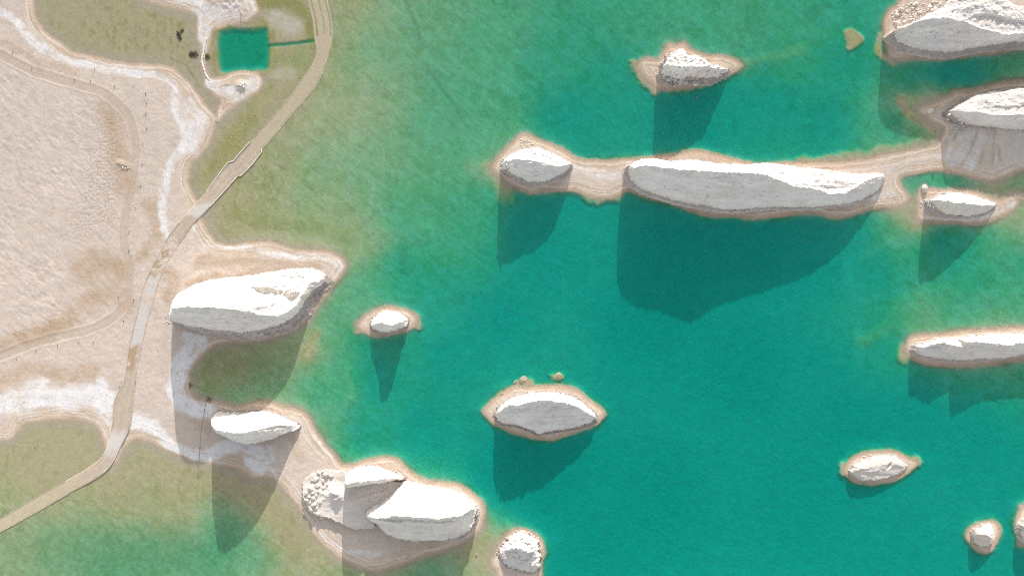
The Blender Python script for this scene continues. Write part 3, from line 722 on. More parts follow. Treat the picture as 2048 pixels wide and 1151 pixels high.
def yardang(label, rock, crest, rfn=.25, rfs=.5, wcl=7.0, pw=(.8, 1.0), gully=1.0, seed=1, dents=(), cat='yardang', name='yardang', crown=(.70, .665, .63), cliffc=(.50, .44, .405), base_z=0., group=None, south_w=None, warp=2.3, grow=1.0, bumps=1.0):
    crest = [np.array(c, float) for c in (crest if isinstance(crest[0][0], (list, tuple)) else [crest])]
    cw = []
    for c in crest:
        cs = smooth_line(c, 3, False)
        x, y = unproj(cs[:, 0], cs[:, 1], cs[:, 2])
        arc = np.concatenate([[0], np.cumsum(np.hypot(np.diff(x), np.diff(y)))])
        cw.append(np.stack([x, y, cs[:, 2], arc], -1))
    allc = np.concatenate(cw)
    R = smooth_line([p[:2] for p in rock], 3, True)
    R = R.mean(0) + (R - R.mean(0)) * grow
    zs = []
    for u, v in R:
        k = np.argmin((allc[:, 0] - u) ** 2 + (allc[:, 1] - v) ** 2)
        north = sstep(-3, 3, allc[k, 1] - v)
        zs.append(allc[k, 2] * (rfn * north + rfs * (1 - north)))
    zs = np.array(zs)
    for _ in range(4):
        zs = (np.roll(zs, 1) + zs * 2 + np.roll(zs, -1)) / 4
    zs = np.maximum(zs, 3.0)
    rx, ry = unproj(R[:, 0], R[:, 1], zs)
    RW = np.stack([rx, ry], -1)
    wmax = max(wcl, south_w or 0)
    m = wmax + 8
    u0, u1 = RW[:, 0].min() - m, RW[:, 0].max() + m; v0, v1 = RW[:, 1].min() - m, RW[:, 1].max() + m
    u1 = min(u1, 2165); v0 = max(v0, -90); v1 = min(v1, 1215)
    uu = np.arange(u0, u1, 1.0); vv = np.arange(v0, v1, 1.0)
    U, V = np.meshgrid(uu, vv)
    wu = warp * fbm(U / 11, V / 11, 4, 300 + seed, .6) + .5 * warp * vnoise(U / 2.6, V / 2.6, 311 + seed); wv = warp * fbm(U / 11, V / 11, 4, 320 + seed, .6) + .5 * warp * vnoise(U / 2.6, V / 2.6, 331 + seed)
    d, ins, o = curve_dist(RW, U + wu, V + wv, True, zs[:, None])
    zr = o[0]
    dc = np.full(U.shape, 1e9); zc = np.zeros(U.shape); arc = np.zeros(U.shape); cvv = np.zeros(U.shape)
    for c in cw:
        dd, _, oo = curve_dist(c[:, :2], U + 1.2 * wu, V + 1.2 * wv + 1.0 * vnoise(U / 4.1, V / 4.1, 333 + seed), False, c[:, [2, 3, 1]])
        up = dd < dc
        dc = np.where(up, dd, dc); zc = np.where(up, oo[0], zc); arc = np.where(up, oo[1], arc); cvv = np.where(up, oo[2], cvv)
    t = d / (d + dc + 1e-6)
    north = cvv > V
    t2 = np.where(north, t ** pw[0], t ** pw[1])
    h_in = zr + (zc - zr) * t2
    wl_ = np.full(U.shape, wcl)
    if south_w:
        wl_ = wcl + (south_w - wcl) * sstep(-6, 14, V - cvv)
    t3 = np.clip(d / wl_, 0, 1.6)
    prof = np.where(t3 < .10, 1 - t3 * .9, np.where(t3 < .34, .91 - (t3 - .10) * 3.1, .166 - (t3 - .34) * .28))
    h_out = zr * prof - np.maximum(t3 - .75, 0) * 14
    h = np.where(ins, h_in, h_out)
    for _ in range(2):
        p = np.pad(h, 1, mode='edge')
        h = np.where(ins, (p[:-2, 1:-1] + p[2:, 1:-1] + p[1:-1, :-2] + p[1:-1, 2:] + 2 * h) / 6, h)
    zmax = max(c[:, 2].max() for c in cw)
    gl = fbm(arc / 7 + 3 * fbm(U / 25, V / 25, 2, 340 + seed), t * 2.2, 3, 350 + seed) * np.clip(4 * t * (1 - t), 0, 1)
    strat = np.sin(h * .9 + 2.0 * fbm(U / 30, V / 30, 3, 360 + seed))
    amp = np.clip(zmax / 60, .35, 1.2) * bumps
    h_det = (1.6 * gully * gl + 2.4 * fbm(U / 30, V / 13, 4, 370 + seed, .5) + .5 * fbm(U / 7, V / 4.0, 4, 380 + seed, .65) + .15 * strat) * np.clip(.3 + dc / 16, 0, 1)
    h = h + np.where(ins, amp * h_det * np.clip(d / 4, .25, 1), amp * (.9 * strat * (1 - np.clip(t3, 0, 1)) + 1.2 * fbm(U / 5, V / 5, 3, 390 + seed)))
    h = h + np.where(ins, amp * (.45 * fbm(U / 5.5, V / 5.5, 3, 391 + seed, .6) * np.exp(-dc / 7) + .6 * fbm(U / 18, V / 18, 2, 397 + seed) * np.exp(-dc / 12)), 0)
    for (a, b, ra, rb, dz, rot) in dents:
        x, y = unproj(a, b, zmax * .6)
        ca, sa = math.cos(rot), math.sin(rot)
        p = ((U - x) * ca + (V - y) * sa) / ra; q = (-(U - x) * sa + (V - y) * ca) / rb
        g = np.exp(-(p * p + q * q) ** 1.5)
        h = h + dz * g * (1 + .25 * fbm(U / 7, V / 7, 3, 395 + seed))
    h = h + base_z
    keep_in = ins
    keep = ins | (d < wl_ * 1.25)
    # colours
    cr = np.ones(U.shape + (3,)) * np.array(crown) * 1.07
    cr *= (1 + .08 * fbm(U / 18, V / 7, 5, 400 + seed, .6) + .06 * fbm(U / 45 + V / 60, V / 3.2, 3, 405 + seed) + .02 * np.random.RandomState(seed).randn(*U.shape))[..., None]
    sp_ = sstep(.56, .68, vnoise(U / 2.4, V / 2.4, 410 + seed)) * sstep(.1, .5, fbm(U / 22, V / 22, 2, 415 + seed))
    cr = lerp3(cr, (.62, .545, .47), .38 * sstep(-.05, .6, fbm(U / 38, V / 22, 4, 407 + seed, .6)))
    cr = lerp3(cr, (.60, .59, .60), .35 * sstep(.1, .55, fbm(U / 50, V / 6, 4, 408 + seed, .6)))
    cr = lerp3(cr, (.40, .34, .28), sp_ * .45 * ins)
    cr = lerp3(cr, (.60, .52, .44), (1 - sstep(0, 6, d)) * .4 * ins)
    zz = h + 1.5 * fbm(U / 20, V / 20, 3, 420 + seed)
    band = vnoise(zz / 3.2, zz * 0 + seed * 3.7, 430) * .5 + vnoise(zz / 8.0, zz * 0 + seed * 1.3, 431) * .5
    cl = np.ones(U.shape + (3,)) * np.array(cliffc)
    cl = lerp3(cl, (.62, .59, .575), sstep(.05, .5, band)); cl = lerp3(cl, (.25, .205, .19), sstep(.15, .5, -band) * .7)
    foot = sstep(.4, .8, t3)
    cl = lerp3(cl, (.36, .315, .295), (1 - sstep(.25, .5, t3 + .25 * fbm(U / 6, V / 6, 3, 440 + seed))) * .65)  # darker strata below the rim, with undercut shade painted into the colour
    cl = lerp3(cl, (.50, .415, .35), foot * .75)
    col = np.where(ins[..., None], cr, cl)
    col = np.clip(col, .05, .80)
    W = to_world(U, V, h)
    ny, nx = U.shape
    kq = keep[:-1, :-1] & keep[1:, :-1] & keep[1:, 1:] & keep[:-1, 1:]
    inq = ins[:-1, :-1] & ins[1:, :-1] & ins[1:, 1:] & ins[:-1, 1:]
    root = bpy.data.objects.new(name, None); COL.objects.link(root)
    bx, by = RW.mean(0)
    root.location = ((bx - CU) * S, (CV - by) * S, 0)
    tag(root, label, cat, group)
    off = np.array(root.location)
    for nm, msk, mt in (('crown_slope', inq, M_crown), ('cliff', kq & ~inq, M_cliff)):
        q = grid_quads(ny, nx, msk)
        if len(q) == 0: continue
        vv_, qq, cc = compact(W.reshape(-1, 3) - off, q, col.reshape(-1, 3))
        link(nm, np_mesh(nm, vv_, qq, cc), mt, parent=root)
    hh = np.where(keep, h, -99)
    YH.append((u0, v0, hh))
    return root

def height(u, v):
    z = float(terr(u, v))
    for u0, v0, hh in YH:
        i, j = int(u - u0 + .5), int(v - v0 + .5)
        if 0 <= i < hh.shape[1] and 0 <= j < hh.shape[0]:
            z = max(z, float(hh[j, i]))
    return z

# big pale whaleback beside the road
yardang('large white whaleback yardang on the shore beside the road bend',
    [(340, 628), (349, 595), (377, 574), (417, 561), (450, 556), (500, 551), (540, 544), (600, 536), (633, 538), (650, 548), (646, 562), (623, 585), (612, 600), (597, 624), (575, 642), (550, 652), (500, 663), (450, 661), (383, 653), (346, 640)],
    [(344, 617, 84), (360, 615, 97), (400, 614, 98), (433, 616, 92), (483, 621, 80), (520, 628, 64), (550, 632, 52), (580, 620, 44), (602, 592, 32), (620, 565, 20), (640, 550, 10)],
    rfn=.06, rfs=.55, wcl=5, south_w=24, pw=(.85, 1.0), seed=1, dents=[(532, 588, 34, 11, -15, .22), (575, 598, 15, 8, -10, -.6), (515, 574, 30, 8, 6, .3)], crown=(.735, .69, .635), gully=1.2)
yardang('white hump-backed yardang on the sand spit south of the whaleback',
    [(423, 850), (424, 834), (440, 823), (480, 825), (530, 822), (567, 834), (598, 849), (595, 858), (567, 869), (530, 882), (497, 888), (470, 883), (443, 870), (426, 859)],
    [(429, 858, 72), (438, 862, 81), (480, 865, 72), (516, 858, 61), (540, 854, 48), (563, 850, 34), (592, 852, 10)],
    rfn=.08, rfs=.6, wcl=4, pw=(.8, 1.0), seed=2, crown=(.74, .69, .635))
yardang('smaller northern ridge of the large shore yardang, at the rubble mound',
    [(690, 958), (693, 947), (713, 935), (747, 931), (775, 941), (803, 955), (800, 958), (763, 964), (715, 972), (692, 974)],
    [(694, 968, 64), (713, 965, 66), (740, 961, 62), (765, 958, 52), (795, 955, 30)],
    rfn=.08, rfs=.62, wcl=4, south_w=14, pw=(.8, 1.0), seed=3, crown=(.74, .69, .635))
yardang('largest white yardang on the southern shore, scattered rocks at its eastern foot',
    [(731, 1031), (735, 1018), (757, 1003), (783, 986), (802, 964), (822, 965), (863, 974), (912, 983), (942, 1001), (952, 1017), (948, 1040), (938, 1062), (905, 1076), (856, 1081), (813, 1080), (780, 1070), (750, 1046)],
    [(740, 1036, 58), (770, 1036, 78), (797, 1032, 88), (847, 1036, 90), (892, 1037, 84), (923, 1030, 66), (948, 1018, 36)],
    rfn=.06, rfs=.42, wcl=4, south_w=10, pw=(.85, 1.1), seed=4, crown=(.74, .69, .635))
yardang('low round rubble mound with a central cone, ringed by boulders',
    [(604, 980), (611, 958), (633, 945), (657, 941), (688, 947), (740, 955), (800, 965), (785, 990), (748, 1025), (750, 1052), (730, 1058), (697, 1055), (663, 1038), (630, 1029), (612, 1007)],
    [(662, 984, 21), (676, 990, 22), (672, 998, 20)],
    rfn=.34, rfs=.46, wcl=5, pw=(4.5, 4.0), seed=5, crown=(.66, .60, .545), cat='mound', name='rubble_mound', gully=.6, warp=2.2)
yardang('small white-topped islet rock west of the lake centre',
    [(745, 648), (749, 638), (760, 629), (772, 625), (791, 627), (806, 634), (811, 643), (804, 652), (787, 659), (766, 661), (750, 656)],
    [(745, 648, 18), (753, 646, 24), (764, 646, 34), (772, 647, 47), (783, 650, 45), (793, 647, 38), (799, 646, 28), (805, 644, 20), (811, 643, 8)],
    rfn=.2, rfs=.45, wcl=5, south_w=8, seed=6, grow=1.13, crown=(.735, .69, .635))
yardang('lens-shaped grey-sloped yardang island alone in the lower middle lake',
    [(992, 828), (1002, 813), (1025, 797), (1062, 789), (1100, 787), (1137, 791), (1167, 808), (1191, 829), (1186, 841), (1160, 851), (1130, 858), (1092, 863), (1077, 867), (1062, 859), (1032, 849), (1006, 845), (994, 836)],
    [(997, 826, 26), (1003, 822, 45), (1017, 811, 62), (1043, 809, 61), (1073, 801, 58), (1100, 802, 54), (1122, 804, 47), (1145, 810, 38), (1168, 821, 27), (1189, 833, 13)],
    rfn=.35, rfs=.25, wcl=6, south_w=10, pw=(.7, .95), seed=7, crown=(.70, .67, .645))
yardang('small jagged white rock islet at the bottom edge, nearest the southern shore',
    [(1004, 1102), (1013, 1087), (1032, 1071), (1055, 1073), (1070, 1084), (1076, 1110), (1071, 1135), (1055, 1139), (1025, 1132), (1007, 1117)],
    [(1012, 1102, 18), (1034, 1097, 36), (1050, 1100, 38), (1066, 1104, 26)],
    rfn=.2, rfs=.3, wcl=5, seed=8, grow=1.13, warp=4.5, bumps=3.0)
yardang('domed rounded yardang at the western end of the long island chain',
    [(1004, 336), (1008, 319), (1025, 307), (1050, 298), (1078, 296), (1107, 308), (1141, 326), (1135, 339), (1114, 352), (1085, 363), (1053, 361), (1032, 351), (1012, 341)],
    [(1011, 327, 40), (1020, 320, 60), (1060, 320, 54), (1100, 330, 44), (1120, 332, 37), (1139, 328, 20)],
    rfn=.45, rfs=.48, wcl=6, south_w=10, pw=(.7, .7), seed=9, gully=1.6, bumps=1.5)
yardang('longest grey-sloped yardang ridge in the upper middle of the lake',
    [(1257, 343), (1261, 328), (1283, 319), (1314, 317), (1339, 323), (1383, 319), (1439, 327), (1492, 328), (1545, 326), (1586, 332), (1652, 339), (1689, 345), (1727, 349), (1764, 347), (1770, 356), (1761, 374), (1745, 388), (1714, 402), (1658, 411), (1595, 414), (1533, 414),
     (1483, 418), (1451, 418), (1408, 410), (1361, 402), (1314, 389), (1283, 377), (1261, 358)],
    [(1263, 341, 58), (1273, 336, 68), (1289, 331, 74), (1315, 335, 77), (1356, 338, 79), (1397, 341, 81), (1438, 344, 85), (1476, 345, 77), (1504, 346, 73), (1535, 351, 68), (1560, 361, 63), (1589, 373, 57), (1627, 377, 51), (1658, 387, 44), (1690, 385, 38), (1710, 376, 36), (1737, 360, 30), (1764, 350, 18)],
    rfn=.62, rfs=.35, wcl=6, south_w=7, pw=(.75, .95), seed=10, gully=.8, crown=(.72, .68, .64))
yardang('shattered wedge-shaped rock island with big fallen blocks, upper right lake',
    [(1324, 143), (1328, 125), (1334, 114), (1346, 103), (1367, 97), (1377, 110), (1402, 113), (1416, 126), (1447, 136), (1456, 140), (1443, 149), (1416, 157), (1388, 153), (1361, 157), (1349, 158), (1332, 152)],
    [(1327, 127, 50), (1340, 127, 58), (1360, 131, 56), (1385, 133, 52), (1410, 131, 46), (1430, 134, 38), (1441, 136, 28), (1452, 139, 14)],
    rfn=.42, rfs=.4, wcl=6, south_w=12, seed=11, warp=4.0, bumps=2.4, gully=1.6)
yardang('broad swirled grey yardang with boulder rubble in the upper right corner',
    [(1790, 70), (1795, 60), (1812, 50), (1840, 38), (1870, 21), (1887, 12), (1902, 0), (1925, -20), (2000, -15), (2030, 10), (2100, 20), (2130, 60), (2100, 80), (2048, 85), (2019, 84), (1976, 92), (1934, 98), (1908, 104), (1870, 102), (1840, 97), (1814, 90), (1795, 82)],
    [(1796, 66, 44), (1815, 53, 54), (1845, 40, 62), (1891, 36, 66), (1923, 42, 66), (1951, 53, 64), (1998, 66, 62), (2025, 68, 60), (2100, 60, 58)],
    rfn=.75, rfs=.32, wcl=6, south_w=10, pw=(.6, .9), seed=12, gully=1.4, crown=(.66, .62, .585), bumps=1.3)
yardang('rippled grey yardang at the right edge with a boulder heap at its foot',
    [(1898, 222), (1923, 208), (1946, 193), (1976, 184), (2008, 182), (2048, 175), (2120, 170), (2120, 262), (2048, 260), (1987, 254), (1960, 251), (1934, 247), (1908, 234)],
    [(1903, 224, 26), (1930, 222, 42), (1960, 224, 46), (1990, 230, 44), (2019, 231, 46), (2048, 228, 48), (2110, 222, 50)],
    rfn=.5, rfs=.3, wcl=5, south_w=9, pw=(.6, .9), seed=13, gully=1.5, crown=(.66, .62, .585), bumps=1.4)
yardang('fish-shaped pale yardang beside the small green pool at the right',
    [(1861, 402), (1876, 393), (1895, 387), (1919, 386), (1947, 391), (1976, 401), (1993, 409), (1976, 422), (1944, 431), (1919, 431), (1891, 427), (1876, 418)],
    [(1863, 402, 54), (1882, 402, 52), (1910, 404, 45), (1935, 408, 36), (1966, 411, 22), (1990, 410, 8)],
    rfn=.35, rfs=.4, wcl=5, south_w=8, pw=(.7, .9), seed=14, crown=(.68, .63, .57))
yardang('narrow notched yardang ridge at the right edge below the middle',
    [(1829, 697), (1836, 689), (1857, 685), (1884, 679), (1920, 677), (1953, 672), (2004, 669), (2048, 668), (2120, 666), (2120, 705), (2048, 709), (2016, 714), (1968, 717), (1920, 719), (1884, 716), (1848, 710), (1832, 703)],
    [(1833, 695, 24), (1845, 694, 28), (1874, 688, 36), (1887, 686, 38), (1905, 690, 31), (1930, 694, 26), (1940, 690, 34), (1947, 684, 46), (1960, 684, 43), (1995, 688, 34), (2016, 690, 33), (2048, 685, 34), (2110, 684, 34)],
    rfn=.4, rfs=.4, wcl=5, south_w=8, pw=(.7, 1.0), seed=15, crown=(.70, .65, .60))
yardang('low leaf-shaped rock islet with a gully, lower right lake',
    [(1708, 942), (1719, 928), (1748, 917), (1784, 913), (1793, 919), (1809, 931), (1798, 942), (1774, 952), (1736, 958), (1718, 951)],
    [(1711, 941, 13), (1718, 938, 16), (1745, 934, 13), (1775, 928, 11), (1790, 926, 9), (1805, 931, 6)],
    rfn=.5, rfs=.55, wcl=4, seed=16, grow=1.13, dents=[(1779, 931, 7, 3, -5, -1.0)], crown=(.60, .55, .50), bumps=1.5)
yardang('round knob rock islet in the lower right corner of the lake',
    [(1951, 1074), (1953, 1062), (1971, 1051), (1983, 1055), (1988, 1072), (1980, 1087), (1968, 1090), (1955, 1085)],
    [(1957, 1070, 18), (1966, 1068, 23), (1978, 1071, 20)],
    rfn=.3, rfs=.45, wcl=4, seed=17, grow=1.13, crown=(.64, .57, .49), bumps=1.8)
yardang('rock islet cut off by the right edge in the lower right corner',
    [(2043, 1064), (2046, 1045), (2060, 1035), (2100, 1030), (2110, 1080), (2060, 1085), (2048, 1080)],
    [(2047, 1058, 26), (2070, 1055, 32), (2100, 1055, 30)],
    rfn=.3, rfs=.45, wcl=4, seed=18, crown=(.66, .6, .53))

# ------------------------------------------------------------------ boulders
def boulder_mesh(seed, angular):
    r = random.Random(seed)
    bm = bmesh.new()
    bmesh.ops.create_icosphere(bm, subdivisions=2, radius=1.0)
    planes = [(Vector((r.gauss(0, 1), r.gauss(0, 1), r.gauss(0, 1))).normalized(), r.uniform(.5, .85)) for _ in range(9 if angular else 4)]
    for v in bm.verts:
        for n, d in planes:
            k = v.co.dot(n)
            if k > d:
                v.co -= n * (k - d)
        v.co *= 1 + r.uniform(-.05, .05)
    me = bpy.data.meshes.new('boulder'); bm.to_mesh(me); bm.free()
    for p in me.polygons:
        p.use_smooth = not angular
    return me
BM = {}
for mt in ('pale', 'grey', 'tan'):
    BM[mt] = []
    for k in range(7):
        me = boulder_mesh(hash(mt) % 50 * 0 + k * 13 + len(mt), k % 7 < 4)
        me.materials.append({'pale': M_boulder, 'grey': M_greyrock, 'tan': M_tanrock}[mt])
        BM[mt].append(me)

def boulder(u, v, r, label, group=None, mt='pale', sink=.35, flat=.55, asp=None, z=None):
    zz = height(u, v) if z is None else z
    o = bpy.data.objects.new('boulder', rnd.choice(BM[mt])); COL.objects.link(o)
    x, y = unproj(u, v, max(zz, 0))
    a = asp or rnd.uniform(.7, 1.0)
    o.scale = (r * S, r * a * S, r * flat * S * rnd.uniform(.8, 1.1))
    o.rotation_euler = (rnd.uniform(-.25, .25), rnd.uniform(-.25, .25), rnd.uniform(0, 6.28))
    o.location = ((x - CU) * S, (CV - y) * S, (zz + r * flat * (1 - 2 * sink) * .7) * S)
    tag(o, label, 'boulder', group)
    return o

def scatter(poly, n, r0, r1, label, group, mt='pale', mind=.8, tries=4000, joined=False, **kw):
    P = np.array(poly, float); done = []
    for _ in range(tries):
        if len(done) >= n: break
        u = rnd.uniform(P[:, 0].min(), P[:, 0].max()); v = rnd.uniform(P[:, 1].min(), P[:, 1].max())
        _, ins, _ = curve_dist(P, np.array([u]), np.array([v]))
        r = r0 + (r1 - r0) * rnd.random() ** 2.2
        if not ins[0] or any((u - a) ** 2 + (v - b) ** 2 < (mind * (r + c)) ** 2 for a, b, c in done): continue
        done.append((u, v, r))
        if not joined:
            boulder(u, v, r, label, group, mt, **kw)
    if joined:
        bm = bmesh.new()
        for u, v, r in done:
            o = boulder(u, v, r, label, None, mt, **kw)
            tmp = o.data.copy(); tmp.transform(Matrix.LocRotScale(o.location, o.rotation_euler, o.scale)); bm.from_mesh(tmp)
            bpy.data.meshes.remove(tmp); bpy.data.objects.remove(o)
        me = bpy.data.meshes.new('scree'); bm.to_mesh(me); bm.free()
        link('scree', me, {'pale': M_boulder, 'grey': M_greyrock, 'tan': M_tanrock}[mt], label=label, cat='scree', kind='stuff')

# ring of boulders round the rubble mound
big_ring = [(652, 949, 'largest pale boulder at the north of the rubble mound ring'), (633, 957, 'large tilted boulder at the north-west of the rubble mound ring'), (613, 1000, 'big pale boulder at the western edge of the rubble mound ring')]
ring = [(652, 949, 6.5), (663, 951, 4.5), (633, 957, 6), (624, 960, 3), (647, 962, 4.5), (635, 971, 5), (621, 977, 5), (612, 986, 4.5), (625, 985, 4), (613, 1000, 5), (618, 992, 4), (626, 997, 4.5), (633, 991, 3.5), (628, 1008, 5), (622, 1018, 4.5), (632, 1016, 3.5), (637, 1027, 4), (644, 1033, 4.5), (637, 945, 3), (645, 943, 3), (641, 1003, 3), (636, 982, 3), (655, 968, 3), (648, 975, 2.6), (612, 1011, 3), (620, 1005, 3)]
for u, v, r in ring:
    own = [l for a, b, l in big_ring if (a, b) == (u, v)]
    boulder(u, v, r * 1.3, own[0] if own else 'smaller rounded pale boulder in the ring around the rubble mound', 'boulders ringing the rubble mound')
scatter([(1781, 25), (1800, 10), (1820, 4), (1850, 8), (1890, 2), (1884, 14), (1865, 22), (1845, 34), (1825, 42), (1806, 52), (1793, 62), (1787, 50)], 95, 1.8, 5.8, 'pale angular boulder in the rubble on the upper right yardang', 'rubble of the upper right yardang', mind=.62)
for u, v, r, lab in [(1794, 47, 6.5, 'large square pale block at the west end of the upper right rubble'), (1831, 9, 5.5, 'rounded block by the water at the top of the upper right rubble'), (1801, 20, 5.5, 'dark-sided tilted block near the north-west tip of the upper right rubble')]:
    boulder(u, v, r, lab, None, 'pale', flat=.9)
for u, v, r, lab in [(1338, 160, 4.5, 'small grey fallen block at the west end of the shattered rock island'), (1333, 166, 4, 'lowest small grey block at the west foot of the shattered rock island'), (1361, 165, 6, 'leftmost of three big grey blocks below the shattered rock island'),
                     (1372, 165, 7, 'middle of three big grey blocks below the shattered rock island'), (1391, 166, 8.5, 'biggest grey block at the south foot of the shattered rock island')]:
    boulder(u, v, r, lab, None, 'grey', sink=.25)
scatter([(1326, 152), (1345, 158), (1400, 154), (1404, 165), (1365, 176), (1330, 174)], 34, 1.0, 2.6, 'dark grey rubble stones at the foot of the shattered rock island', 'rubble under the shattered rock island', 'grey', joined=True)
scatter([(1336, 104), (1365, 98), (1376, 112), (1400, 114), (1416, 126), (1390, 122), (1350, 122), (1334, 116)], 30, 1.2, 3.4, 'tan boulder strewn on the sunny side of the shattered rock island', 'boulders on top of the shattered rock island')
for u, v, r, lab in [(1329, 184, 4.5, 'submerged pale rock at the left below the shattered rock island'), (1362, 194, 4, 'submerged pale rock in the middle below the shattered rock island'), (1395, 195, 6, 'largest submerged pale rock below the shattered rock island')]:
    boulder(u, v, r, lab, None, 'tan', z=-4.2, sink=.5)
scatter([(1038, 280), (1052, 277), (1066, 288), (1060, 298), (1042, 296)], 18, 1.4, 3.2, 'tan rubble boulder on the north tip of the domed chain-end yardang', 'rubble on the north tip of the domed yardang')
scatter([(1000, 318), (1016, 310), (1027, 316), (1026, 330), (1012, 345), (1002, 338)], 22, 1.4, 3.6, 'pale rubble boulder at the west foot of the domed chain-end yardang', 'rubble at the west foot of the domed yardang')
scatter([(1910, 248), (1925, 247), (1934, 255), (1928, 266), (1916, 266)], 20, 1.6, 4.0, 'grey boulder in the dark heap below the rippled right-edge yardang', 'dark boulder heap at the right edge', 'grey')
boulder(1896, 238, 4.5, 'round white boulder on the lower side of the rippled yardang tip', None, 'grey', sink=.2)
boulder(1898, 230, 3.8, 'tan white boulder on the upper side of the rippled yardang tip', None, 'pale', sink=.2)
boulder(1859, 222, 8, 'isolated brown-topped rock on the sandy spit of the upper right', None, 'pale', flat=.9)
boulder(1848, 377, 8.5, 'white knob rock standing at the pool edge of the fish-shaped islet', None, 'pale', flat=.75)
scatter([(1841, 402), (1852, 398), (1866, 408), (1874, 420), (1856, 428), (1842, 430)], 40, 1.0, 2.8, 'dark scree of small stones west of the fish-shaped yardang', 'scree of the fish-shaped yardang', 'grey', joined=True)
scatter([(912, 1062), (925, 1056), (937, 1052), (940, 1062), (930, 1078), (914, 1076)], 16, 1.4, 4.2, 'white and grey block fallen at the east foot of the largest shore yardang', 'blocks at the east foot of the largest shore yardang', 'grey')
boulder(1068, 1126, 8, 'big white boulder on the south-east side of the jagged bottom islet', None, 'pale', sink=.2)
boulder(1062, 1112, 5, 'white boulder just above the biggest one on the jagged bottom islet', None, 'pale', sink=.2)
scatter([(1010, 1100), (1030, 1080), (1060, 1082), (1070, 1100), (1050, 1130), (1015, 1115)], 16, 1.6, 4.5, 'broken rock on the slopes of the jagged bottom islet', 'broken rocks on the jagged bottom islet')
for u, v, r, lab in [(1048, 759, 10, 'largest tan rock awash above the lens-shaped island'), (1032, 764, 6, 'small tan rock awash at the left of the largest awash rock'), (1067, 768, 4, 'tiny rock awash at the right of the largest awash rock'), (1116, 752, 9, 'lone round tan rock awash north of the lens-shaped island'), (1002, 787, 5, 'tan rock awash at the north-west shore of the lens-shaped island'),
                     (952, 1110, 5, 'pale sunken rock in the shallows left of the jagged bottom islet')]:
    boulder(u, v, r, lab, None, 'tan', z=-.9, flat=.25, sink=.3)
scatter([(1502, 428), (1512, 428), (1516, 434), (1504, 436)], 9, 1.2, 3.4, 'white block fallen at the south foot of the longest ridge', 'blocks at the south foot of the longest ridge', 'grey')
scatter([(1655, 422), (1700, 408), (1712, 414), (1680, 428)], 18, 1.0, 2.4, 'small pale stones strewn at the south-east foot of the longest ridge', 'stones at the south-east foot of the longest ridge', 'grey', joined=True)
scatter([(1725, 912), (1742, 908), (1744, 916), (1732, 922)], 8, 1.2, 3.0, 'small pale rocks clustered north of the leaf-shaped islet', 'rocks north of the leaf-shaped islet', joined=True)
scatter([(332, 622), (342, 616), (346, 640), (340, 652), (330, 646)], 14, 1.2, 3.0, 'white rubble at the western tip of the large whaleback', 'rubble at the western tip of the whaleback', joined=True)
scatter([(472, 166), (488, 164), (492, 172), (482, 178), (474, 176)], 10, 1.8, 4.2, 'weathered block on the crag of the small southern peninsula', 'blocks on the peninsula crag')
scatter([(238, 318), (252, 330), (262, 336), (258, 342), (244, 336)], 10, 1.4, 3.0, 'broken crust blocks at the ledge beside the dirt track', 'crust blocks beside the dirt track', joined=True)
scatter([(428, 240), (440, 236), (440, 243), (430, 245)], 9, 1.0, 2.2, 'little weir of grey stones between the lagoon and the lake', 'stones of the small weir', 'grey', joined=True)

# ------------------------------------------------------------------ stone dam between the lagoon and the square pond
def dam():
    root = bpy.data.objects.new('stone_dam', None); COL.objects.link(root)
    tag(root, 'narrow white stone dam between the lagoon and the square pond', 'dam')
    P = resample([(413, 76), (409, 93), (406, 108), (404, 122), (408, 138), (411, 148), (418, 159)], 40)
    root.location = ((406 - CU) * S, (CV - 115) * S, 0)
    off = np.array(root.location)
    v, q = wall_strip(P, np.array([max(terr(*p), -.3) for p in P]), 2.6, 1.0, .3, 21)
    link('core', np_mesh('core', v - off, q, smooth=False), M_conc, parent=root)
    r = random.Random(4)
    sm = BM['pale'][0].copy(); sm.materials.clear(); sm.materials.append(M_conc)
    for p in P:
        for k in range(2):
            o = bpy.data.objects.new('stone', sm); COL.objects.link(o); o.parent = root
            q_ = r.uniform(.9, 1.7)
            o.scale = (q_ * S, q_ * S * r.uniform(.6, 1), q_ * S * .7); o.rotation_euler = (0, 0, r.uniform(0, 6))
            o.location = ((p[0] + r.uniform(-1.4, 1.4) - CU) * S - off[0], (CV - p[1] + r.uniform(-1.4, 1.4)) * S - off[1], (max(terr(*p), -.2) + .8) * S)
dam()

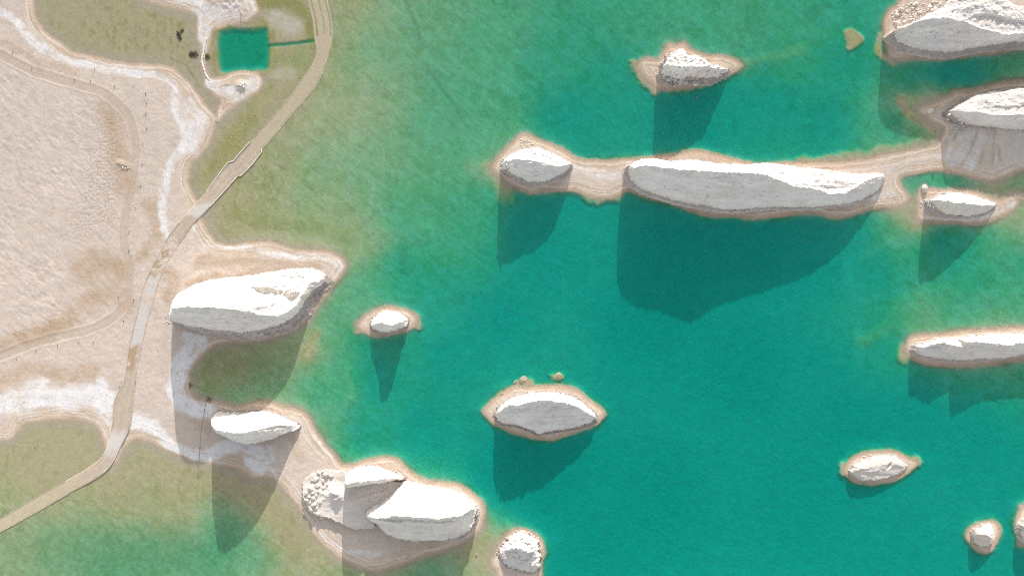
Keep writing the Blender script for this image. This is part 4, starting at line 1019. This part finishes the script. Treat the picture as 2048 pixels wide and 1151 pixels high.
# ------------------------------------------------------------------ posts along the track, mast, net fence
def post_mesh(r, h):
    bm = bmesh.new()
    bmesh.ops.create_cone(bm, cap_ends=True, segments=8, radius1=r * S, radius2=r * .8 * S, depth=h * S, matrix=Matrix.Translation((0, 0, h * S * .5 - .02)))
    me = bpy.data.meshes.new('post'); bm.to_mesh(me); bm.free(); me.materials.append(M_post)
    return me
PM = post_mesh(.8, 2.2)
for u, v, lab in [(27, 105, 0), (65, 137, 0), (150, 160, 0), (182, 163, 0), (190, 137, 0), (230, 173, 0), (267, 173, 0), (292, 188, 1), (294, 207, 1), (292, 228, 1), (294, 257, 1), (287, 287, 1), (285, 330, 1), (282, 372, 1), (273, 416, 2), (259, 463, 2), (258, 501, 2), (238, 594, 2), (268, 599, 2), (248, 641, 2), (34, 717, 3), (73, 701, 3), (117, 690, 3), (159, 684, 3), (1, 732, 3), (188, 683, 3), (245, 762, 4), (241, 773, 4), (273, 762, 4)]:
    o = bpy.data.objects.new('fence_post', PM); COL.objects.link(o)
    o.location = ((u - CU) * S, (CV - v) * S, height(u, v) * S)
    o.rotation_euler = (rnd.uniform(-.1, .1), rnd.uniform(-.1, .1), 0)
    tag(o, ['short dark post beside the upper dirt track, upper left', 'short dark post in the row east of the dirt track', 'short dark post where the dirt track nears the road', 'short dark post below the lower dirt track, far left', 'short dark post at the crossing of the main road'][lab], 'post',
        ['posts of the upper track', 'posts east of the track', 'posts near the road junction', 'posts of the lower track', 'posts at the road crossing'][lab])

def mast():
    root = bpy.data.objects.new('sign_mast', None); COL.objects.link(root)
    u, v = 483, 26
    root.location = ((u - CU) * S, (CV - v) * S, height(u, v) * S)
    tag(root, 'slim grey mast on the upper peninsula casting a thin shadow toward the square pond', 'mast')
    bm = bmesh.new(); bmesh.ops.create_cone(bm, cap_ends=True, segments=10, radius1=.12, radius2=.09, depth=1.6, matrix=Matrix.Translation((0, 0, .8)))
    me = bpy.data.meshes.new('pole'); bm.to_mesh(me); bm.free(); link('pole', me, M_kerb, parent=root)
    bm = bmesh.new(); bmesh.ops.create_cube(bm, size=1, matrix=Matrix.Translation((0, 0, 1.5)) @ Matrix.Diagonal((.62, .06, .34, 1)))
    me = bpy.data.meshes.new('board'); bm.to_mesh(me); bm.free(); link('board', me, M_kerb, parent=root)
    bm = bmesh.new(); bmesh.ops.create_cube(bm, size=1, matrix=Matrix.Translation((0, 0, .05)) @ Matrix.Diagonal((.5, .5, .2, 1)))
    me = bpy.data.meshes.new('footing'); bm.to_mesh(me); bm.free(); link('footing', me, M_conc, parent=root)
mast()

def fence():
    P = resample([(412, 800), (408, 830), (403, 860), (400, 900), (397, 930), (395, 958)], 26)
    root = bpy.data.objects.new('net_fence', None); COL.objects.link(root)
    root.location = ((403 - CU) * S, (CV - 870) * S, 0); off = np.array(root.location)
    tag(root, 'thin grey-green net fence running down the shaded sand into the shallows', 'fence')
    zz = np.array([max(height(*p), -.2) for p in P])
    v, q = wall_strip(P, zz, .9, .5, .15, 31)
    link('net', np_mesh('net', v - off, q, smooth=False), M_net, parent=root)
    for i in range(0, 26, 3):
        o = bpy.data.objects.new('stake', PM); COL.objects.link(o); o.parent = root
        o.location = ((P[i, 0] - CU) * S - off[0], (CV - P[i, 1]) * S - off[1], zz[i] * S); o.scale = (.7, .7, .8)
fence()

# ------------------------------------------------------------------ waterlogged scrub
def scrub(u, v, r, n, label, mat, elong=1.0, ang=0.0, seed=1, up=.5):
    rr = random.Random(seed)
    root = bpy.data.objects.new('shrub', None); COL.objects.link(root)
    z0 = max(height(u, v), -.25)
    root.location = ((u - CU) * S, (CV - v) * S, z0 * S)
    tag(root, label, 'shrub')
    bt = bmesh.new(); bl = bmesh.new()
    ca, sa = math.cos(ang), math.sin(ang)
    for i in range(n):
        a = rr.uniform(0, 6.283); d = r * S * rr.random() ** .6
        x, y = d * math.cos(a) * elong, d * math.sin(a)
        x, y = x * ca - y * sa, x * sa + y * ca
        h = S * r * up * rr.uniform(.1, .35)
        if i % 6 == 0:      # twig from the root outwards
            w = .03
            p = [Vector((-y, x, 0)).normalized() * w * k for k in (1, -1)]
            vs = [bt.verts.new(q) for q in (p[0], p[1], p[1] * .4 + Vector((x, y, h)), p[0] * .4 + Vector((x, y, h)))]
            bt.faces.new(vs)
            vs = [bt.verts.new(q) for q in (Vector((0, 0, -w)), Vector((0, 0, w)), Vector((x, y, h + w * .4)), Vector((x, y, h - w * .4)))]
            bt.faces.new(vs)
        c = Vector((x, y, h)); t = Vector((rr.gauss(0, 1), rr.gauss(0, 1), rr.gauss(0, .5))).normalized(); b = t.orthogonal().normalized()
        l_, w_2 = rr.uniform(.12, .3), rr.uniform(.05, .11)
        vs = [bl.verts.new(q) for q in (c - t * l_, c + b * w_2, c + t * l_, c - b * w_2)]
        bl.faces.new(vs)
    for nm, bm_ in (('twigs', bt), ('foliage', bl)):
        me = bpy.data.meshes.new(nm); bm_.to_mesh(me); bm_.free(); link(nm, me, mat, parent=root)
scrub(358, 72, 10, 150, 'forked dark waterlogged shrub in the upper left lagoon', M_scrub, .45, .35, 1)
scrub(364, 62, 6, 60, 'dark side tuft just right of the forked shrub in the lagoon', M_scrub, .6, -.5, 6)
scrub(387, 109, 7, 190, 'dark oval shrub in the lagoon beside the white stone dam', M_scrub, 1.5, 0, 2)
scrub(415, 114, 7, 110, 'olive fan-shaped weed on the pond side of the stone dam', M_weed, .8, 0, 3)
scrub(418, 797, 6, 45, 'small dark scrub at the head of the cove above the net fence', M_scrub, 1.0, 0, 4)
scrub(381, 770, 6, 40, 'sparse olive scrub on the west bank of the shaded cove', M_weed, .6, 0, 5)
